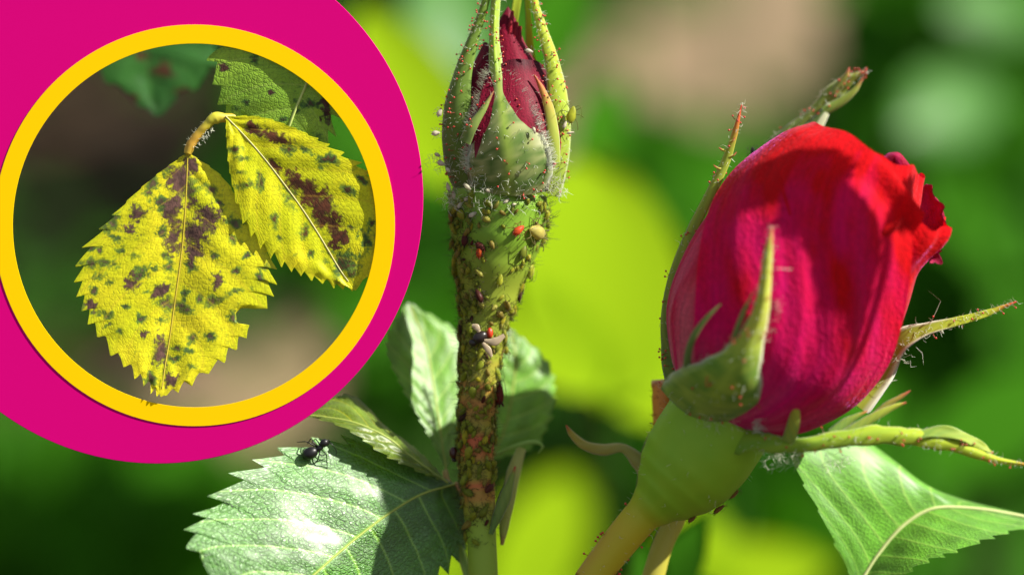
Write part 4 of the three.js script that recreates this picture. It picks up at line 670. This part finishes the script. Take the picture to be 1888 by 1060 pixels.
farLeaf('green_leaf', 'blurred bright green leaf behind the back sepal of opening rose', 1760, 190, 0.40, 0.044, 0.022, 1.0, H, M.glossy);
farLeaf('green_leaf', 'blurred bright green leaf at the far upper corner', 1840, 20, 0.45, 0.040, 0.018, 1.3, H, M.glossy);
farLeaf('green_leaf', 'blurred green leaf beside the tip of the closed bud', 1030, 30, 0.26, 0.034, 0.014, 0.3, [0, 0.3, 0.9], M.mature);
farLeaf('green_leaf', 'blurred grey green leaf under the brown path strip', 1110, 240, 0.30, 0.030, 0.013, 0.3, [0.1, 0.3, 0.9], M.mature);
farLeaf('green_leaf', 'blurred green leaf beyond the low sepal of opening rose', 1850, 770, 0.30, 0.044, 0.020, 0.9, [0.0, 0.3, 0.9], M.mature);
farLeaf('green_leaf', 'soft grey green leaf beyond the base of opening rose', 1590, 735, 0.30, 0.018, 0.012, 0.5, [0.2, 0.4, 0.9], M.mature);
{ // unseen shrub added to keep the soil behind the inset in shade
  const c = groundAt(190, 430).addScaledVector(SUN, 0.46).sub(ORIGIN).applyQuaternion(QF.clone().invert()), r = thing('added_shade_shrub', 'tall unseen shrub added to shade the bare soil behind the inset', 'shrub', c), gs = [], pr = bladeGeometry(0.05, 0.034);
  for (let i = 0; i < 420; i++) { let p; do p = new THREE.Vector3(rr(-1, 1), rr(-1, 1), rr(-1, 1)); while (p.length() > 1); const g = pr.clone(); g.applyQuaternion(new THREE.Quaternion().setFromEuler(new THREE.Euler(rr(-1.6, 0), rr(-3, 3), rr(-1, 1)))); g.translate(c.x + p.x * 0.17, c.y + p.y * 0.13, c.z + p.z * 0.24); gs.push(g); }
  part(r, 'foliage', mergeGeometries(gs), M.mature, null, STUFF);
  const dn = new THREE.Vector3(0, -0.94, -0.342); part(r, 'stem', new THREE.TubeGeometry(curveOf([c, c.clone().add(new THREE.Vector3(0.1, -0.1, -0.25)), c.clone().add(new THREE.Vector3(0.12, 0, -0.3)).addScaledVector(dn, 0.5)]), 16, 0.005, 6), M.farStem);
}
// leafy shrubs, sized on the roses' scale
function shrub(name, label, x, y, depth, wx, wy, count, L, mat, root = true) {
  const f = S * (1 + depth / D), rx = wx * f, ry = wy * f, rz = Math.max(rx, ry) * 0.8, o = V(x, y, -depth / S), r = thing(name, label, 'shrub', o), gs = [], proto = [bladeGeometry(L, L * 0.6), bladeGeometry(L * 0.8, L * 0.5, { droop: 0.35 })];
  for (let i = 0; i < count; i++) {
    let p; do p = new THREE.Vector3(rr(-1, 1), rr(-1, 1), rr(-1, 1)); while (p.length() > 1 || p.length() < 0.25);
    const g = proto[i % 2].clone(), e = new THREE.Euler(rr(-1.2, 0.4), rr(-1.2, 1.2), rr(-3, 3)); g.applyQuaternion(new THREE.Quaternion().setFromEuler(e));
    g.translate(o.x + p.x * rx, o.y + p.y * ry, o.z + p.z * rz); gs.push(g);
  }
  part(r, 'foliage', mergeGeometries(gs), mat, null, STUFF);
  for (let k = 0; k < 4; k++) { const a = o.clone().add(new THREE.Vector3(rr(-0.6, 0.6) * rx, rr(0, 0.6) * ry, rr(-0.6, 0.6) * rz)), b = o.clone().add(new THREE.Vector3(rr(-0.2, 0.2) * rx, -ry, 0)), dn = new THREE.Vector3(0, -0.94, -0.342); part(r, 'stem', new THREE.TubeGeometry(curveOf([a, b, b.clone().addScaledVector(dn, 0.5)]), 16, 0.003, 6), M.farStem); }
  return r;
}
shrub('leafy_shrub', 'dark leafy shrub far behind the opening rose', 1820, 560, 0.75, 260, 260, 420, 0.035, M.mature);
shrub('leafy_shrub', 'green leafy shrub behind the back sepal and bright green leaf', 1800, 130, 0.95, 260, 230, 380, 0.040, M.mature);
shrub('leafy_shrub', 'low dark shrub beneath the hip of the opening rose', 1400, 930, 0.50, 260, 130, 300, 0.030, M.mature);
shrub('leafy_shrub', 'dark shrub seen below the magenta inset', 180, 980, 0.70, 380, 110, 260, 0.035, M.mature);
shrub('leafy_shrub', 'shadowy shrub between inset rim and aphid stem', 780, 500, 0.60, 110, 240, 260, 0.030, M.mature);
shrub('leafy_shrub', 'dark green shrub seen through the inset window', 640, 340, 0.80, 110, 190, 260, 0.035, M.mature);
shrub('leafy_shrub', 'deep green shrub under the path behind the closed bud', 1180, 480, 0.9, 260, 190, 300, 0.035, M.mature);
{ // ground cover
  const g = bladeGeometry(0.04, 0.026, { droop: 0.3 }), mats = [], m4 = new THREE.Matrix4(), q = new THREE.Quaternion();
  while (mats.length < 5200) {
    const x = rr(-300, 2190), y = rr(-260, 1300); 
    const band = (x - 560) * 640 + (y - 690) * 830; if (Math.abs(band) / 1048 < 140 && x > 250) continue;      // path
    if (x > -100 && x < 420 && y > 60 && y < 800 && rnd() < 0.97) continue;                 // bare soil
    const p = groundAt(x, y, rr(0.01, 0.14)); q.setFromEuler(new THREE.Euler(-1.2 + rr(-0.7, 0.7), rr(-3, 3), rr(-0.5, 0.5), 'YXZ'));
    mats.push(m4.clone().compose(p, q, new THREE.Vector3(1, 1, 1).multiplyScalar(rr(0.6, 1.2))));
  }
  const im = shade(new THREE.InstancedMesh(g, M.mature, mats.length)); mats.forEach((m, i) => { im.setMatrixAt(i, m); im.setColorAt(i, new THREE.Color().setScalar(rr(0.45, 1.1))); });
  im.name = 'ground_cover'; im.userData = { kind: 'stuff', label: 'low green ground cover beside the path', category: 'ground cover' }; scene.add(im);
}
// unseen shoot added overhead, its leaves shaped to shade part of the opening rose
{
  const r = thing('added_shade_shoot', 'unseen leafy shoot added to shade the opening rose', 'rose', V(2330, -150, 450));
  const W = (x, y) => { const t = clamp((-y - 100) / 620), X = x + lerp(95, 150, t), Y = y + lerp(88, 140, t); return [944 + (X - 944) / 0.9196, 530 + (Y - 530) / 0.9196, 450]; };
  const lf = (m, l, rt, sd) => part(r, 'leaflet', leafDef({ mid: m.map((p) => W(...p)), left: l.map((p) => W(...p)), right: rt.map((p) => W(...p)), teeth: 9, tooth: 14, seedN: sd, n: 90, m: 6 }).geometry(), M.leaf);
  lf([[2200, -60], [2150, -170], [2110, -290], [2080, -430]], [[2200, -60], [1990, -80], [1960, -260], [2080, -430]], [[2200, -60], [2190, -190], [2165, -320], [2080, -430]], 51);
  lf([[2010, -330], [2090, -430], [2140, -540], [2190, -720]], [[2010, -330], [2000, -440], [2060, -600], [2190, -720]], [[2010, -330], [2130, -400], [2190, -520], [2190, -720]], 53);
  lf([[2180, -290], [2280, -390], [2400, -530], [2520, -690]], [[2180, -290], [2240, -390], [2370, -550], [2520, -690]], [[2180, -290], [2310, -365], [2435, -505], [2520, -690]], 57);
  part(r, 'stem', tube([[2414, -15, 450, 7], [2450, 20, 450, 9], [2490, 100, 440, 10], [2540, 500, 300, 20], [2600, 6000, -1800, 30]], { sides: 8, color: () => srgb(120, 150, 60) }), M.stem);
  part(r, 'stem', tube([[2430, -250, 450, 7], [2440, -130, 450, 8], [2450, 20, 450, 9]], { sides: 8, color: () => srgb(120, 150, 60) }), M.stem);
}
renderer.render(scene, camera);
